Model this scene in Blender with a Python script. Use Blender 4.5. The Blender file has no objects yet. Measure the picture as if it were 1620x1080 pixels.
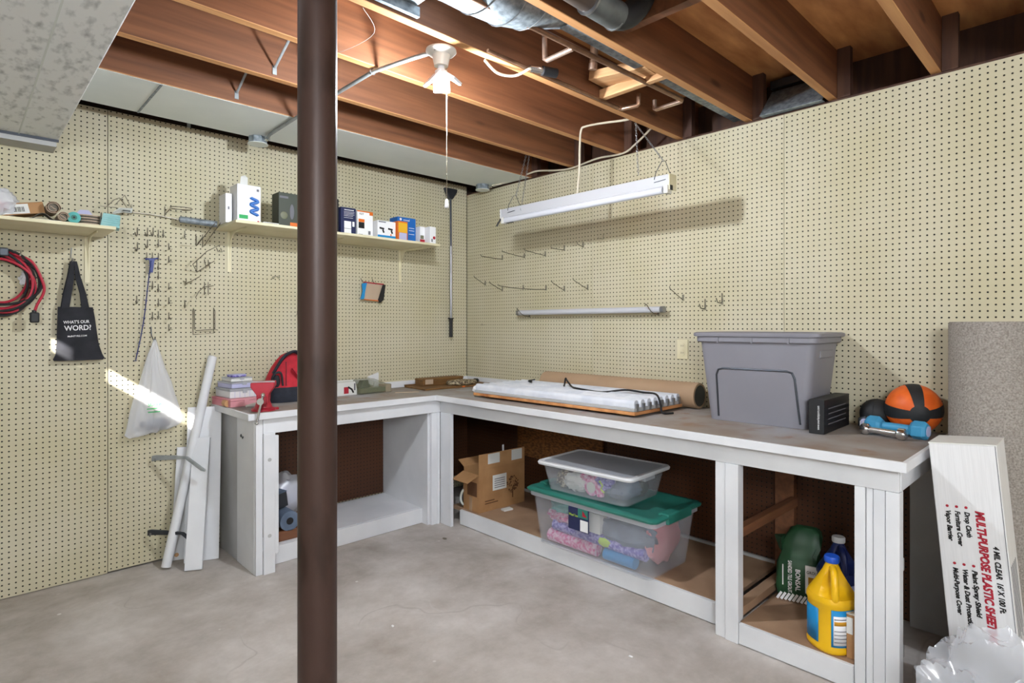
import bpy, bmesh, math, random
from mathutils import Vector, Matrix, Euler, noise as mnoise
scene = bpy.context.scene
COL = scene.collection
R = math.radians
random.seed(7)

# ------------------------------------------------------------------ camera
cam_d = bpy.data.cameras.new('camera')
cam_d.sensor_width = 36.0
cam_d.lens = 36.0 * 915.4 / 1620.0
cam_d.shift_y = -24.5 / 1620.0
cam_d.clip_start = 0.02
cam = bpy.data.objects.new('camera', cam_d)
cam.location = (-3.018, -3.670, 1.304)
cam.rotation_euler = (R(90), 0, -0.765589)
COL.objects.link(cam)
scene.camera = cam

# ------------------------------------------------------------------ world, sun, exposure
world = bpy.data.worlds.new('world'); scene.world = world
world.use_nodes = True
bg = world.node_tree.nodes['Background']
bg.inputs['Color'].default_value = (0.75, 0.86, 1.0, 1)
bg.inputs['Strength'].default_value = 1.0
scene.view_settings.view_transform = 'Standard'
scene.view_settings.look = 'None'
scene.view_settings.gamma = 1.0
scene.view_settings.use_curve_mapping = False
scene.view_settings.exposure = 0.42

sun_d = bpy.data.lights.new('sun', 'SUN')
sun_d.energy = 20.0; sun_d.angle = R(0.6); sun_d.color = (1.0, 0.96, 0.9)
sun = bpy.data.objects.new('sun', sun_d)
SUN_DIR = Vector((1.0, 1.0, -0.73)).normalized()
sun.rotation_euler = SUN_DIR.to_track_quat('-Z', 'Y').to_euler()
sun.location = (-8, -6, 6)
COL.objects.link(sun)

# ------------------------------------------------------------------ helpers
def lin(h):
    h = h.lstrip('#')
    o = []
    for i in (0, 2, 4):
        c = int(h[i:i+2], 16) / 255
        o.append(c / 12.92 if c <= 0.04045 else ((c + 0.055) / 1.055) ** 2.4)
    return (*o, 1.0)

MATS = {}
def M(name, col, rough=0.6, metal=0.0, col2=None, scale=6.0, stretch=(1, 1, 1), lo=0.4, hi=0.62,
      bump=0.0, bscale=None, alpha=1.0, emit=0.0, spec=0.5, detail=5.0, rand=0.0, coat=0.0):
    if name in MATS: return MATS[name]
    m = bpy.data.materials.new(name); MATS[name] = m
    m.use_nodes = True
    nt = m.node_tree; N = nt.nodes; L = nt.links
    b = N['Principled BSDF']
    c = lin(col) if isinstance(col, str) else (*col, 1)
    b.inputs['Base Color'].default_value = c
    b.inputs['Roughness'].default_value = rough
    b.inputs['Metallic'].default_value = metal
    b.inputs['Specular IOR Level'].default_value = spec
    b.inputs['Coat Weight'].default_value = coat
    if alpha < 1: b.inputs['Alpha'].default_value = alpha
    m.diffuse_color = c
    if emit:
        b.inputs['Emission Color'].default_value = c
        b.inputs['Emission Strength'].default_value = emit
    if col2 or bump:
        tc = N.new('ShaderNodeTexCoord'); mp = N.new('ShaderNodeMapping')
        mp.inputs['Scale'].default_value = stretch
        L.new(tc.outputs['Object'], mp.inputs['Vector'])
        if rand:
            oi = N.new('ShaderNodeObjectInfo'); mu = N.new('ShaderNodeMath'); mu.operation = 'MULTIPLY'
            mu.inputs[1].default_value = rand
            L.new(oi.outputs['Random'], mu.inputs[0]); L.new(mu.outputs[0], mp.inputs['Location'])
        nz = N.new('ShaderNodeTexNoise'); nz.inputs['Scale'].default_value = scale
        nz.inputs['Detail'].default_value = detail
        L.new(mp.outputs[0], nz.inputs['Vector'])
        if col2:
            rp = N.new('ShaderNodeValToRGB')
            rp.color_ramp.elements[0].position = lo; rp.color_ramp.elements[0].color = c
            rp.color_ramp.elements[1].position = hi
            rp.color_ramp.elements[1].color = lin(col2) if isinstance(col2, str) else (*col2, 1)
            L.new(nz.outputs['Fac'], rp.inputs['Fac']); L.new(rp.outputs['Color'], b.inputs['Base Color'])
            m['ramp'] = 1
        if bump:
            src = nz
            if bscale:
                src = N.new('ShaderNodeTexNoise'); src.inputs['Scale'].default_value = bscale
                src.inputs['Detail'].default_value = 4
                L.new(mp.outputs[0], src.inputs['Vector'])
            bp = N.new('ShaderNodeBump'); bp.inputs['Strength'].default_value = bump
            bp.inputs['Distance'].default_value = 0.004
            L.new(src.outputs['Fac'], bp.inputs['Height']); L.new(bp.outputs[0], b.inputs['Normal'])
    return m

def peg_material(name, base, base2, hole='0a0805', rough=0.55):
    """perforated hardboard: a 1 inch grid of small round holes over painted or bare board"""
    m = bpy.data.materials.new(name); MATS[name] = m; m.use_nodes = True
    nt = m.node_tree; N = nt.nodes; L = nt.links; b = N['Principled BSDF']
    b.inputs['Roughness'].default_value = rough
    b.inputs['Specular IOR Level'].default_value = 0.35
    tc = N.new('ShaderNodeTexCoord'); sp = N.new('ShaderNodeSeparateXYZ')
    L.new(tc.outputs['Object'], sp.inputs[0])
    def math_(op, a, bb=None):
        n = N.new('ShaderNodeMath'); n.operation = op
        for i, v in enumerate((a, bb)):
            if v is None: continue
            if isinstance(v, (int, float)): n.inputs[i].default_value = v
            else: L.new(v, n.inputs[i])
        return n.outputs[0]
    sq = []
    for ax in ('X', 'Z'):
        u = math_('FRACT', math_('DIVIDE', sp.outputs[ax], 0.0254))
        u = math_('SUBTRACT', u, 0.5)
        sq.append(math_('MULTIPLY', u, u))
    d = math_('SQRT', math_('ADD', sq[0], sq[1]))
    mr = N.new('ShaderNodeMapRange')
    mr.inputs['From Min'].default_value = 0.125; mr.inputs['From Max'].default_value = 0.16
    mr.inputs['To Min'].default_value = 1.0; mr.inputs['To Max'].default_value = 0.0
    L.new(d, mr.inputs['Value'])
    nz = N.new('ShaderNodeTexNoise'); nz.inputs['Scale'].default_value = 2.2; nz.inputs['Detail'].default_value = 4
    L.new(tc.outputs['Object'], nz.inputs['Vector'])
    rp = N.new('ShaderNodeValToRGB')
    rp.color_ramp.elements[0].position = 0.35; rp.color_ramp.elements[0].color = lin(base)
    rp.color_ramp.elements[1].position = 0.68; rp.color_ramp.elements[1].color = lin(base2)
    L.new(nz.outputs['Fac'], rp.inputs['Fac'])
    mx = N.new('ShaderNodeMix'); mx.data_type = 'RGBA'
    L.new(mr.outputs[0], mx.inputs['Factor']); L.new(rp.outputs['Color'], mx.inputs['A'])
    mx.inputs['B'].default_value = lin(hole)
    L.new(mx.outputs['Result'], b.inputs['Base Color'])
    bp = N.new('ShaderNodeBump'); bp.inputs['Strength'].default_value = 0.6; bp.inputs['Distance'].default_value = 0.003
    bp.invert = True
    L.new(mr.outputs[0], bp.inputs['Height']); L.new(bp.outputs[0], b.inputs['Normal'])
    return m

class MB:
    def __init__(s): s.v = []; s.f = []
    def add(s, vs, fs):
        o = len(s.v)
        s.v += [tuple(v) for v in vs]; s.f += [tuple(i + o for i in f) for f in fs]
        return s
    def box(s, x0, x1, y0, y1, z0, z1, mtx=None):
        vs = [Vector((x, y, z)) for z in (z0, z1) for x, y in ((x0, y0), (x1, y0), (x1, y1), (x0, y1))]
        if mtx is not None: vs = [mtx @ v for v in vs]
        return s.add(vs, [(3, 2, 1, 0), (4, 5, 6, 7), (0, 1, 5, 4), (1, 2, 6, 5), (2, 3, 7, 6), (3, 0, 4, 7)])
    def loft(s, rings, cap=True, close=False):
        n = len(rings[0]); vs = [p for r in rings for p in r]; fs = []
        m = len(rings)
        for k in range(m if close else m - 1):
            a = k * n; b = ((k + 1) % m) * n
            for i in range(n):
                j = (i + 1) % n
                fs.append((a + i, a + j, b + j, b + i))
        if cap and not close:
            fs.append(tuple(range(n - 1, -1, -1))); fs.append(tuple((m - 1) * n + i for i in range(n)))
        return s.add(vs, fs)
    def tube(s, pts, r, n=8, cap=True, close=False, flat=None):
        P = [Vector(p) for p in pts]; rings = []
        m = len(P); up = None
        for k in range(m):
            a = P[(k - 1) % m] if (k or close) else P[0]
            b = P[(k + 1) % m] if (k < m - 1 or close) else P[-1]
            t = (b - a).normalized()
            if up is None:
                up = Vector((0, 0, 1)) if abs(t.z) < 0.9 else Vector((1, 0, 0))
            u = (up - t * up.dot(t))
            if u.length < 1e-5: u = t.orthogonal()
            u.normalize(); w = t.cross(u); up = u
            rr = r[k] if isinstance(r, (list, tuple)) else r
            fu = flat if flat else 1.0
            rings.append([P[k] + u * (math.cos(2 * math.pi * i / n) * rr * fu) + w * (math.sin(2 * math.pi * i / n) * rr) for i in range(n)])
        return s.loft(rings, cap, close)
    def lathe(s, prof, n=24, mtx=None, cap=True):
        rings = []
        for r, z in prof:
            ring = [Vector((r * math.cos(2 * math.pi * i / n), r * math.sin(2 * math.pi * i / n), z)) for i in range(n)]
            if mtx is not None: ring = [mtx @ v for v in ring]
            rings.append(ring)
        return s.loft(rings, cap)
    def prism(s, poly, d, mtx=None):
        """poly = (x, z) outline in the XZ plane, extruded along +Y by d"""
        n = len(poly)
        vs = [Vector((x, 0, z)) for x, z in poly] + [Vector((x, d, z)) for x, z in poly]
        if mtx is not None: vs = [mtx @ v for v in vs]
        fs = [tuple(range(n - 1, -1, -1)), tuple(range(n, 2 * n))]
        fs += [(i, (i + 1) % n, n + (i + 1) % n, n + i) for i in range(n)]
        fs = [tuple(reversed(f)) for f in fs]
        return s.add(vs, fs)
    def blob(s, c, rad, seed=0, amp=0.25, freq=2.5, nu=20, nv=12, flatten=None):
        rings = []
        for j in range(nv + 1):
            th = math.pi * (0.02 + 0.96 * j / nv)
            ring = []
            for i in range(nu):
                ph = 2 * math.pi * i / nu
                d = Vector((math.sin(th) * math.cos(ph), math.sin(th) * math.sin(ph), -math.cos(th)))
                k = 1 + amp * mnoise.noise(d * freq + Vector((seed * 3.1, seed * 1.7, 0)))
                p = Vector((c[0] + d.x * rad[0] * k, c[1] + d.y * rad[1] * k, c[2] + d.z * rad[2] * k))
                if flatten is not None and p.z < flatten: p.z = flatten
                ring.append(p)
            rings.append(ring)
        return s.loft(rings)
    def build(s, name, mat, parent=None, bevel=0.0, smooth=False, loc=None, rot=None, seg=2, fix=True, subsurf=0, solid=0):
        me = bpy.data.meshes.new(name)
        me.from_pydata(s.v, [], s.f)
        if fix:
            bm = bmesh.new(); bm.from_mesh(me); bmesh.ops.recalc_face_normals(bm, faces=bm.faces); bm.to_mesh(me); bm.free()
        me.materials.append(MATS[mat] if isinstance(mat, str) else mat)
        if smooth:
            me.shade_smooth(); me.set_sharp_from_angle(angle=R(42))
        o = bpy.data.objects.new(name, me); COL.objects.link(o)
        if parent is not None: o.parent = parent
        if loc is not None: o.location = loc
        if rot is not None: o.rotation_euler = rot
        if solid:
            md = o.modifiers.new('solid', 'SOLIDIFY'); md.thickness = solid
        if bevel:
            md = o.modifiers.new('bevel', 'BEVEL'); md.width = bevel; md.segments = seg
            md.limit_method = 'ANGLE'; md.angle_limit = R(40)
        if subsurf:
            md = o.modifiers.new('sub', 'SUBSURF'); md.levels = subsurf; md.render_levels = subsurf
        return o

def tag(o, label, cat, group=None, kind=None):
    o['label'] = label; o['category'] = cat
    if group: o['group'] = group
    if kind: o['kind'] = kind
    return o

def thing(name, label, cat, loc=(0, 0, 0), rot=(0, 0, 0), group=None):
    o = bpy.data.objects.new(name, None); COL.objects.link(o)
    o.empty_display_size = 0.05
    o.location = loc; o.rotation_euler = rot
    return tag(o, label, cat, group)

def struct(o):
    o['kind'] = 'structure'; return o

def copy_tree(o, parent=None):
    c = o.copy(); COL.objects.link(c)
    if parent is not None: c.parent = parent
    for ch in list(o.children): copy_tree(ch, c)
    return c

def text(name, body, size, mat, parent, mtx, align='LEFT', shear=0.0, width=None, bold=0.0):
    cu = bpy.data.curves.new('txt', 'FONT'); cu.body = body; cu.size = size; cu.align_x = align
    cu.shear = shear; cu.extrude = 0.0003; cu.offset = bold; cu.resolution_u = 3
    to = bpy.data.objects.new('txt', cu); COL.objects.link(to)
    bpy.context.view_layer.update()
    me = bpy.data.meshes.new_from_object(to)
    bpy.data.objects.remove(to); bpy.data.curves.remove(cu)
    if width and me.vertices:
        xs = [v.co.x for v in me.vertices]; w = max(xs) - min(xs)
        if w > 0:
            k = width / w
            for v in me.vertices: v.co.x *= k
    me.materials.clear(); me.materials.append(MATS[mat])
    o = bpy.data.objects.new(name, me); COL.objects.link(o)
    o.parent = parent
    o.matrix_local = mtx
    return o

def frame_mtx(origin, xdir, ydir):
    x = Vector(xdir).normalized(); y = Vector(ydir); y = (y - x * y.dot(x)).normalized(); z = x.cross(y)
    m = Matrix((x, y, z)).transposed().to_4x4(); m.translation = Vector(origin)
    return m

FRONT_B = lambda o: frame_mtx(o, (1, 0, 0), (0, 0, 1))    # lies on a face looking towards -Y
FRONT_R = lambda o: frame_mtx(o, (0, -1, 0), (0, 0, 1))   # lies on a face looking towards -X

# ------------------------------------------------------------------ materials
peg_material('peg_cream', 'c3bb9c', 'ccc5ad')
peg_material('peg_brown', '4a2d1d', '5a3723')
M('backing', '2a1c14', 0.9)
M('white_wall', 'b9b6ac', 0.85, col2='a9a59a', scale=3)
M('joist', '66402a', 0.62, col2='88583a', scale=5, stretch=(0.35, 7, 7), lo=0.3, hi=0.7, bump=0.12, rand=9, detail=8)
M('joist_end', '4a3026', 0.7, col2='5c3e2e', scale=6, stretch=(5, 5, .5), bump=0.1, rand=5)
M('ply', 'a86a3c', 0.7, col2='e0a268', scale=3.0, stretch=(1.1, 4.5, 1), lo=0.3, hi=0.72, bump=0.15, rand=7, detail=7)
M('pine', 'b9895c', 0.65, col2='cfa376', scale=5, stretch=(6, .6, 6), bump=0.08)
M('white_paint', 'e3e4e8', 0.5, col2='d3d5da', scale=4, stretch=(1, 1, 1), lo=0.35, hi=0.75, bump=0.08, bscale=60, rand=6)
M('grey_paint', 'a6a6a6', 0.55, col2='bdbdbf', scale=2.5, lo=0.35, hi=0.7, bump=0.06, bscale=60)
M('shelf_ply', '9a7b62', 0.75, col2='b49376', scale=3, bump=0.06, bscale=50)
M('cream_paint', 'e2dabb', 0.5, col2='dad1ae', scale=5)
M('galv', '6d767d', 0.5, 0.35, col2='98a1a8', scale=45, lo=0.35, hi=0.65, bump=0.03)
M('galv_dull', 'd6dcda', 0.5, 0.0, col2='e0e5e2', scale=3.5, lo=0.3, hi=0.7, bump=0.02)
M('duct_skin', 'eef1f3', 0.5, 0.0, col2='9aa0a4', scale=42, stretch=(1, .4, 1), lo=0.50, hi=0.80, bump=0.04, detail=9)
M('copper', '8a6b55', 0.42, 0.7, col2='6b4d3c', scale=12)
M('copper_bright', 'd2b7a6', 0.3, 0.8, col2='b08a72', scale=14)
M('drain', '5e4a3e', 0.5, 0.1, col2='403a36', scale=6)
M('drain_grey', '6d7272', 0.4, 0.2, col2='4e5151', scale=8)
M('chrome', 'd7d9db', 0.18, 1.0)
M('steel', '9b9da0', 0.35, 0.9)
M('steel_dark', '4d5158', 0.4, 0.8)
M('wire', '938d7d', 0.4, 0.3)
M('wire_dark', '6a6457', 0.45, 0.3)
M('black', '15161a', 0.5)
M('black_rubber', '1c1d20', 0.65)
M('white_plastic', 'dcdde0', 0.35)
M('porcelain', 'd8d6d0', 0.25)
M('cable', 'c9c0ac', 0.5)
M('column', '1f140e', 0.42, 0.1, col2='42302a', scale=3.2, stretch=(3, 3, 1.1), lo=.3, hi=.5, bump=.05, bscale=25, spec=.3)
M('cardboard', 'a4794f', 0.8, col2='b0855a', scale=8)
M('cardboard_dark', '6b4526', 0.8)
M('kraft', 'a98c70', 0.7, col2='b2967a', scale=3)
M('red_cloth', 'c02434', 0.8, col2='a81c2c', scale=20, bump=.08)
M('red_paint', 'b22236', 0.4, col2='9b1c2d', scale=10)
M('red_cord', 'b3243a', 0.5)
M('navy_cloth', '20242f', 0.85, col2='272c39', scale=30)
M('black_cloth', '191a20', 0.8, col2='23242c', scale=15, bump=.06)
M('orange', 'e8691f', 0.5, col2='dc5c16', scale=25, bump=.05)
M('blue_db', '3f93bd', 0.5)
M('grey_tote', '84838c', 0.45, col2='888790', scale=4, bump=.03, bscale=160)
M('carpet', 'aba49d', 0.95, col2='7d766f', scale=160, lo=.3, hi=.7, bump=.9, bscale=220)
M('yellow', 'edb911', 0.35)
M('blue_cap', '1d55c4', 0.4)
M('blue_label', '1389c9', 0.4)
M('navy', '1c2a66', 0.3)
M('navy_box', '1e2750', 0.5)
M('blue_box', '1566b8', 0.45)
M('blue_plastic', '27357c', 0.4)
M('green_bag', '1f4a2c', 0.5, col2='173a22', scale=8, bump=.15)
M('green_lid', '2f7d70', 0.4, col2='2a7064', scale=6)
M('dark_green', '3c4238', 0.5)
M('clear', 'd6d9e2', 0.25, alpha=0.17)
M('clear_bag', 'e6e8f0', 0.22, alpha=0.58)
M('bag_film', 'e8eaf1', 0.25, alpha=0.44)
M('clear_film', 'dfe3ea', 0.15, alpha=0.42)
M('lid_clear', 'cfd2da', 0.3, alpha=0.55)
M('paper', 'dcdcd9', 0.8)
M('print_black', '101012', 0.7)
M('print_grey', '6d6d74', 0.7)
M('print_red', 'a81a30', 0.7)
M('print_white', 'f0f0f2', 0.7)
M('print_green', '2fa45c', 0.7)
M('print_gold', 'c98f1c', 0.7)
M('print_brown', '5f3d23', 0.8)
M('box_orange', 'e0701f', 0.5)
M('box_yellow', 'e6b32c', 0.5)
M('pink', 'cf7a86', 0.45, col2='d99aa2', scale=3)
M('pink_bright', 'd85c9a', 0.5, col2='e9c6dc', scale=55)
M('purple', '5a4fa8', 0.5, col2='a9a2e0', scale=60)
M('lime', 'b8d650', 0.5)
M('slate', '59677c', 0.8, col2='6b7a90', scale=10, bump=.2, bscale=18)
M('teal', '2f8f8c', 0.5, col2='4aa6a2', scale=10)
M('mat_grey', '6b6459', 0.8)
M('mat_edge', 'b9a48f', 0.8)
M('lavender', 'b9badb', 0.7)
M('brown_wood', '6b4a26', 0.6, col2='7d5a30', scale=7, stretch=(.6, 5, 5))
M('bead', 'b8a98c', 0.5, col2='4a3b28', scale=60, lo=.42, hi=.55)
M('olive', '6d6f58', 0.45)
M('olive_clear', '8f9379', 0.2, alpha=.35)
M('osb', '8d5c2e', 0.8, col2='5e3a1b', scale=38, stretch=(1, 1, 2.5), lo=.4, hi=.6, bump=.2)
M('tube_white', 'c6c8d0', 0.3)
M('styro', 'dfe2ea', 0.4, col2='cdd2de', scale=10, bump=.1)
M('led', 'f4f6ff', 0.4, emit=22)
M('fill_glow', 'fff4e2', 0.4, emit=3)
M('teal_light', '93c3c4', 0.55, col2='7fb6b8', scale=20)
M('fixture_white', 'b2b3b8', 0.45)
M('film', 'dfe2ea', 0.10, alpha=.34, spec=.9)
M('matte_steel', '8b9092', 0.55, .15, col2='9da2a3', scale=20)
M('corrugated', 'e0e0e2', 0.75, col2='dadadc', scale=40, stretch=(1, 6, .2))
M('joist_edge_lit', 'b07a4c', 0.62, col2='c99561', scale=5, stretch=(0.35, 7, 7), lo=0.3, hi=0.7, rand=9, detail=8)
M('web', 'c9c2bd', 0.8)
M('glass', 'dfe8ee', 0.05, alpha=.15)

# knots in the joist wood
def knots(name):
    nt = MATS[name].node_tree; N = nt.nodes; L = nt.links; b = N['Principled BSDF']
    src = b.inputs['Base Color'].links[0].from_socket
    tc = N.new('ShaderNodeTexCoord'); oi = N.new('ShaderNodeObjectInfo'); mp = N.new('ShaderNodeMapping')
    mp.inputs['Scale'].default_value = (1.6, .2, 5.5)
    mu = N.new('ShaderNodeMath'); mu.operation = 'MULTIPLY'; mu.inputs[1].default_value = 31
    L.new(oi.outputs['Random'], mu.inputs[0]); L.new(mu.outputs[0], mp.inputs['Location'])
    L.new(tc.outputs['Object'], mp.inputs['Vector'])
    vo = N.new('ShaderNodeTexVoronoi'); vo.inputs['Scale'].default_value = 1.0
    L.new(mp.outputs[0], vo.inputs['Vector'])
    rp = N.new('ShaderNodeValToRGB'); e = rp.color_ramp.elements
    e[0].position = .05; e[0].color = (.75, .75, .75, 1); e[1].position = .11; e[1].color = (0, 0, 0, 1)
    L.new(vo.outputs['Distance'], rp.inputs['Fac'])
    x = N.new('ShaderNodeMix'); x.data_type = 'RGBA'
    L.new(rp.outputs['Color'], x.inputs['Factor']); L.new(src, x.inputs['A']); x.inputs['B'].default_value = lin('35190e')
    L.new(x.outputs['Result'], b.inputs['Base Color'])
knots('joist')

# concrete floor: grey-mauve slab with stains, lighter scuffs and specks
def concrete():
    m = bpy.data.materials.new('concrete'); MATS['concrete'] = m; m.use_nodes = True
    nt = m.node_tree; N = nt.nodes; L = nt.links; b = N['Principled BSDF']
    b.inputs['Roughness'].default_value = 0.72; b.inputs['Specular IOR Level'].default_value = 0.3
    tc = N.new('ShaderNodeTexCoord')
    def nz(scale, detail=6, rough=.6, dist=0):
        n = N.new('ShaderNodeTexNoise'); n.inputs['Scale'].default_value = scale
        n.inputs['Detail'].default_value = detail; n.inputs['Roughness'].default_value = rough
        n.inputs['Distortion'].default_value = dist
        L.new(tc.outputs['Object'], n.inputs['Vector']); return n.outputs['Fac']
    def ramp(src, p0, c0, p1, c1):
        r = N.new('ShaderNodeValToRGB'); e = r.color_ramp.elements
        e[0].position = p0; e[0].color = lin(c0); e[1].position = p1; e[1].color = lin(c1)
        L.new(src, r.inputs['Fac']); return r.outputs['Color']
    def mix(f, a, bb):
        x = N.new('ShaderNodeMix'); x.data_type = 'RGBA'
        L.new(f, x.inputs['Factor']); L.new(a, x.inputs['A'])
        if isinstance(bb, str): x.inputs['B'].default_value = lin(bb)
        else: L.new(bb, x.inputs['B'])
        return x.outputs['Result']
    base = mix(ramp(nz(13, 10, .75), .40, '000000', .70, '707070'), ramp(nz(1.9, 9, .66, .15), .34, 'a1988f', .66, 'd0cac6'), '8c837d')
    st = ramp(nz(1.1, 5, .6, .8), .52, '000000', .75, '808080')
    c = mix(st, base, '84776a')
    li = ramp(nz(6.5, 10, .8, .4), .58, '000000', .74, '909090')
    c = mix(li, c, 'd0cccb')
    vo = N.new('ShaderNodeTexVoronoi'); vo.inputs['Scale'].default_value = 9
    L.new(tc.outputs['Object'], vo.inputs['Vector'])
    sp = ramp(vo.outputs['Distance'], .06, 'ffffff', .085, '000000')
    pk = ramp(nz(3.3, 2), .56, '000000', .62, 'ffffff')
    mm = N.new('ShaderNodeMix'); mm.data_type = 'RGBA'; mm.blend_type = 'MULTIPLY'; mm.inputs['Factor'].default_value = 1
    L.new(sp, mm.inputs['A']); L.new(pk, mm.inputs['B'])
    c = mix(mm.outputs['Result'], c, 'dcdad6')
    # thin pale scratches and a few dark hairline cracks
    for sc, tint, wd in ((1.35, 'd2cecc', .0045), (.9, '7d746d', .0016)):
        n = nz(sc, 3, .5, .3)
        a = N.new('ShaderNodeMath'); a.operation = 'SUBTRACT'; a.inputs[1].default_value = .5; L.new(n, a.inputs[0])
        q = N.new('ShaderNodeMath'); q.operation = 'ABSOLUTE'; L.new(a.outputs[0], q.inputs[0])
        ln = ramp(q.outputs[0], wd * .4, '909090', wd, '000000')
        k2 = ramp(nz(1.9, 2), .52, '000000', .62, 'ffffff')
        m2 = N.new('ShaderNodeMix'); m2.data_type = 'RGBA'; m2.blend_type = 'MULTIPLY'; m2.inputs['Factor'].default_value = 1
        L.new(ln, m2.inputs['A']); L.new(k2, m2.inputs['B'])
        c = mix(m2.outputs['Result'], c, tint)
    L.new(c, b.inputs['Base Color'])
    bp = N.new('ShaderNodeBump'); bp.inputs['Strength'].default_value = .15; bp.inputs['Distance'].default_value = .004
    L.new(nz(14, 8, .7), bp.inputs['Height']); L.new(bp.outputs[0], b.inputs['Normal'])
concrete()

# worn plywood bench top: grey-brown with paint stains
def counter_mat():
    m = bpy.data.materials.new('counter'); MATS['counter'] = m; m.use_nodes = True
    nt = m.node_tree; N = nt.nodes; L = nt.links; b = N['Principled BSDF']
    b.inputs['Roughness'].default_value = 0.6
    tc = N.new('ShaderNodeTexCoord')
    n1 = N.new('ShaderNodeTexNoise'); n1.inputs['Scale'].default_value = 4; n1.inputs['Detail'].default_value = 7
    n2 = N.new('ShaderNodeTexNoise'); n2.inputs['Scale'].default_value = 11; n2.inputs['Detail'].default_value = 6
    for n in (n1, n2): L.new(tc.outputs['Object'], n.inputs['Vector'])
    r1 = N.new('ShaderNodeValToRGB'); e = r1.color_ramp.elements
    e[0].position = .32; e[0].color = lin('8f8074'); e[1].position = .7; e[1].color = lin('a5a5a9')
    k = e.new(.5); k.color = lin('9a928c')
    r2 = N.new('ShaderNodeValToRGB'); e = r2.color_ramp.elements
    e[0].position = .55; e[0].color = (0, 0, 0, 1); e[1].position = .74; e[1].color = (.8, .8, .8, 1)
    L.new(n1.outputs['Fac'], r1.inputs['Fac']); L.new(n2.outputs['Fac'], r2.inputs['Fac'])
    x = N.new('ShaderNodeMix'); x.data_type = 'RGBA'
    L.new(r2.outputs['Color'], x.inputs['Factor']); L.new(r1.outputs['Color'], x.inputs['A'])
    x.inputs['B'].default_value = lin('8a6a54')
    L.new(x.outputs['Result'], b.inputs['Base Color'])
counter_mat()
# ------------------------------------------------------------------ room shell
XL, YF, TOP = -4.0, -6.5, 2.623        # left wall, wall behind the camera, underside of the subfloor
JB = 2.388                             # underside of the joists
struct(MB().box(XL - .1, .3, YF - .1, .16, -.12, 0).build('floor', 'concrete'))

# back wall: framing behind, perforated boards in front
wb = struct(MB().box(XL, .3, .03, .16, 0, TOP).build('wall_back', 'backing'))
for x0, x1, z0 in ((-4.0, -3.66, .004), (-3.66, -2.443, .004), (-2.440, -1.221, .010), (-1.219, -.006, .010)):
    MB().box(0, x1 - x0, 0, .006, 0, 2.44 - z0).build('pegboard_panel', 'peg_cream', wb, loc=(x0, 0, z0))
wr = struct(MB().box(.03, .3, YF, .03, 0, 2.37).build('wall_right', 'backing'))
for y0, y1 in ((0.0, -1.295), (-1.297, -2.513), (-2.515, -3.735), (-3.737, -4.955), (-4.957, -6.1)):
    MB().box(0, y0 - y1, 0, .006, 0, 2.372 - .006).build('pegboard_panel', 'peg_cream', wr, loc=(0, y0, .006), rot=(0, 0, R(-90)))
MB().box(.02, .3, YF, .03, 2.37, JB).build('top_plate', 'joist_end', wr)
MB().box(.22, .28, YF, .03, JB, TOP).build('rim_board', 'joist_end', wr)
# bare brown boards on the wall below the bench
MB().box(0, 1.09, 0, .005, 0, .70).build('pegboard_panel_bare', 'peg_brown', wb, loc=(-1.872, -.007, .105))
MB().box(0, .768, 0, .005, 0, .70).build('pegboard_panel_bare', 'peg_brown', wb, loc=(-.770, -.007, .105))
for y0, w in ((-.008, 1.28), (-1.30, 1.20), (-2.515, .655)):
    MB().box(0, w, 0, .005, -.095, .70).build('pegboard_panel_bare', 'peg_brown', wr, loc=(-.007, y0, .105), rot=(0, 0, R(-90)))
struct(MB().box(XL, .3, YF - .1, YF, 0, TOP).build('wall_front', 'white_wall'))

# left wall with a narrow basement window; the sun comes in here and reaches the back wall
WY0, WY1, WZ0, WZ1 = -2.02, -1.33, 2.15, 2.222
w = MB()
w.box(XL - .012, XL, YF, .16, 0, WZ0); w.box(XL - .012, XL, YF, .16, WZ1, TOP)
w.box(XL - .012, XL, YF, WY0, WZ0, WZ1); w.box(XL - .012, XL, WY1, .16, WZ0, WZ1)
struct(w.build('wall_left', 'white_wall'))
w = MB()
w.box(XL, XL + .01, WY0 - .05, WY1 + .05, WZ1, WZ1 + .05); w.box(XL, XL + .01, WY0 - .05, WY1 + .05, WZ0 - .06, WZ0 - .01)
w.box(XL, XL + .01, WY0 - .05, WY0, WZ0 - .01, WZ1); w.box(XL, XL + .01, WY1 + .012, WY1 + .05, WZ0 - .01, WZ1)
w.box(XL - .01, XL + .01, -1.55, -1.45, WZ0 - .01, WZ1)
struct(w.build('window_1', 'white_paint'))

# ceiling: subfloor sheets on joists
ce = struct(MB().box(XL - .1, .3, YF - .1, .16, TOP + .019, TOP + .08).build('ceiling', 'backing'))
ys = [0.16, -1.11, -2.33, -3.55, -4.77, -6.6]
xs = [.3, -1.35, -3.79, -4.1]
for i in range(len(ys) - 1):
    for j in range(len(xs) - 1):
        MB().box(xs[j + 1] + .001, xs[j] - .001, ys[i + 1] + .001, ys[i] - .001, TOP, TOP + .018).build('plywood_sheet', 'ply', ce)
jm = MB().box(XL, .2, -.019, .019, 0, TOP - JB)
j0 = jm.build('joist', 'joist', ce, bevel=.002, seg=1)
j0.data.materials.append(MATS['joist_edge_lit'])          # lower edge painted paler to stand in for light bounced off the floor
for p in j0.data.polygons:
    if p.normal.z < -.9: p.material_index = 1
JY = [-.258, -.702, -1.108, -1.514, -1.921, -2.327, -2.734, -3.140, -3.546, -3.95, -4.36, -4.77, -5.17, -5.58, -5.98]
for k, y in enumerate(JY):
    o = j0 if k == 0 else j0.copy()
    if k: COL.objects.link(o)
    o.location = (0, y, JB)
b0 = MB().box(.012, .05, -.028, .028, 0, TOP - JB).build('joist_block', 'joist_end', ce)
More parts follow.
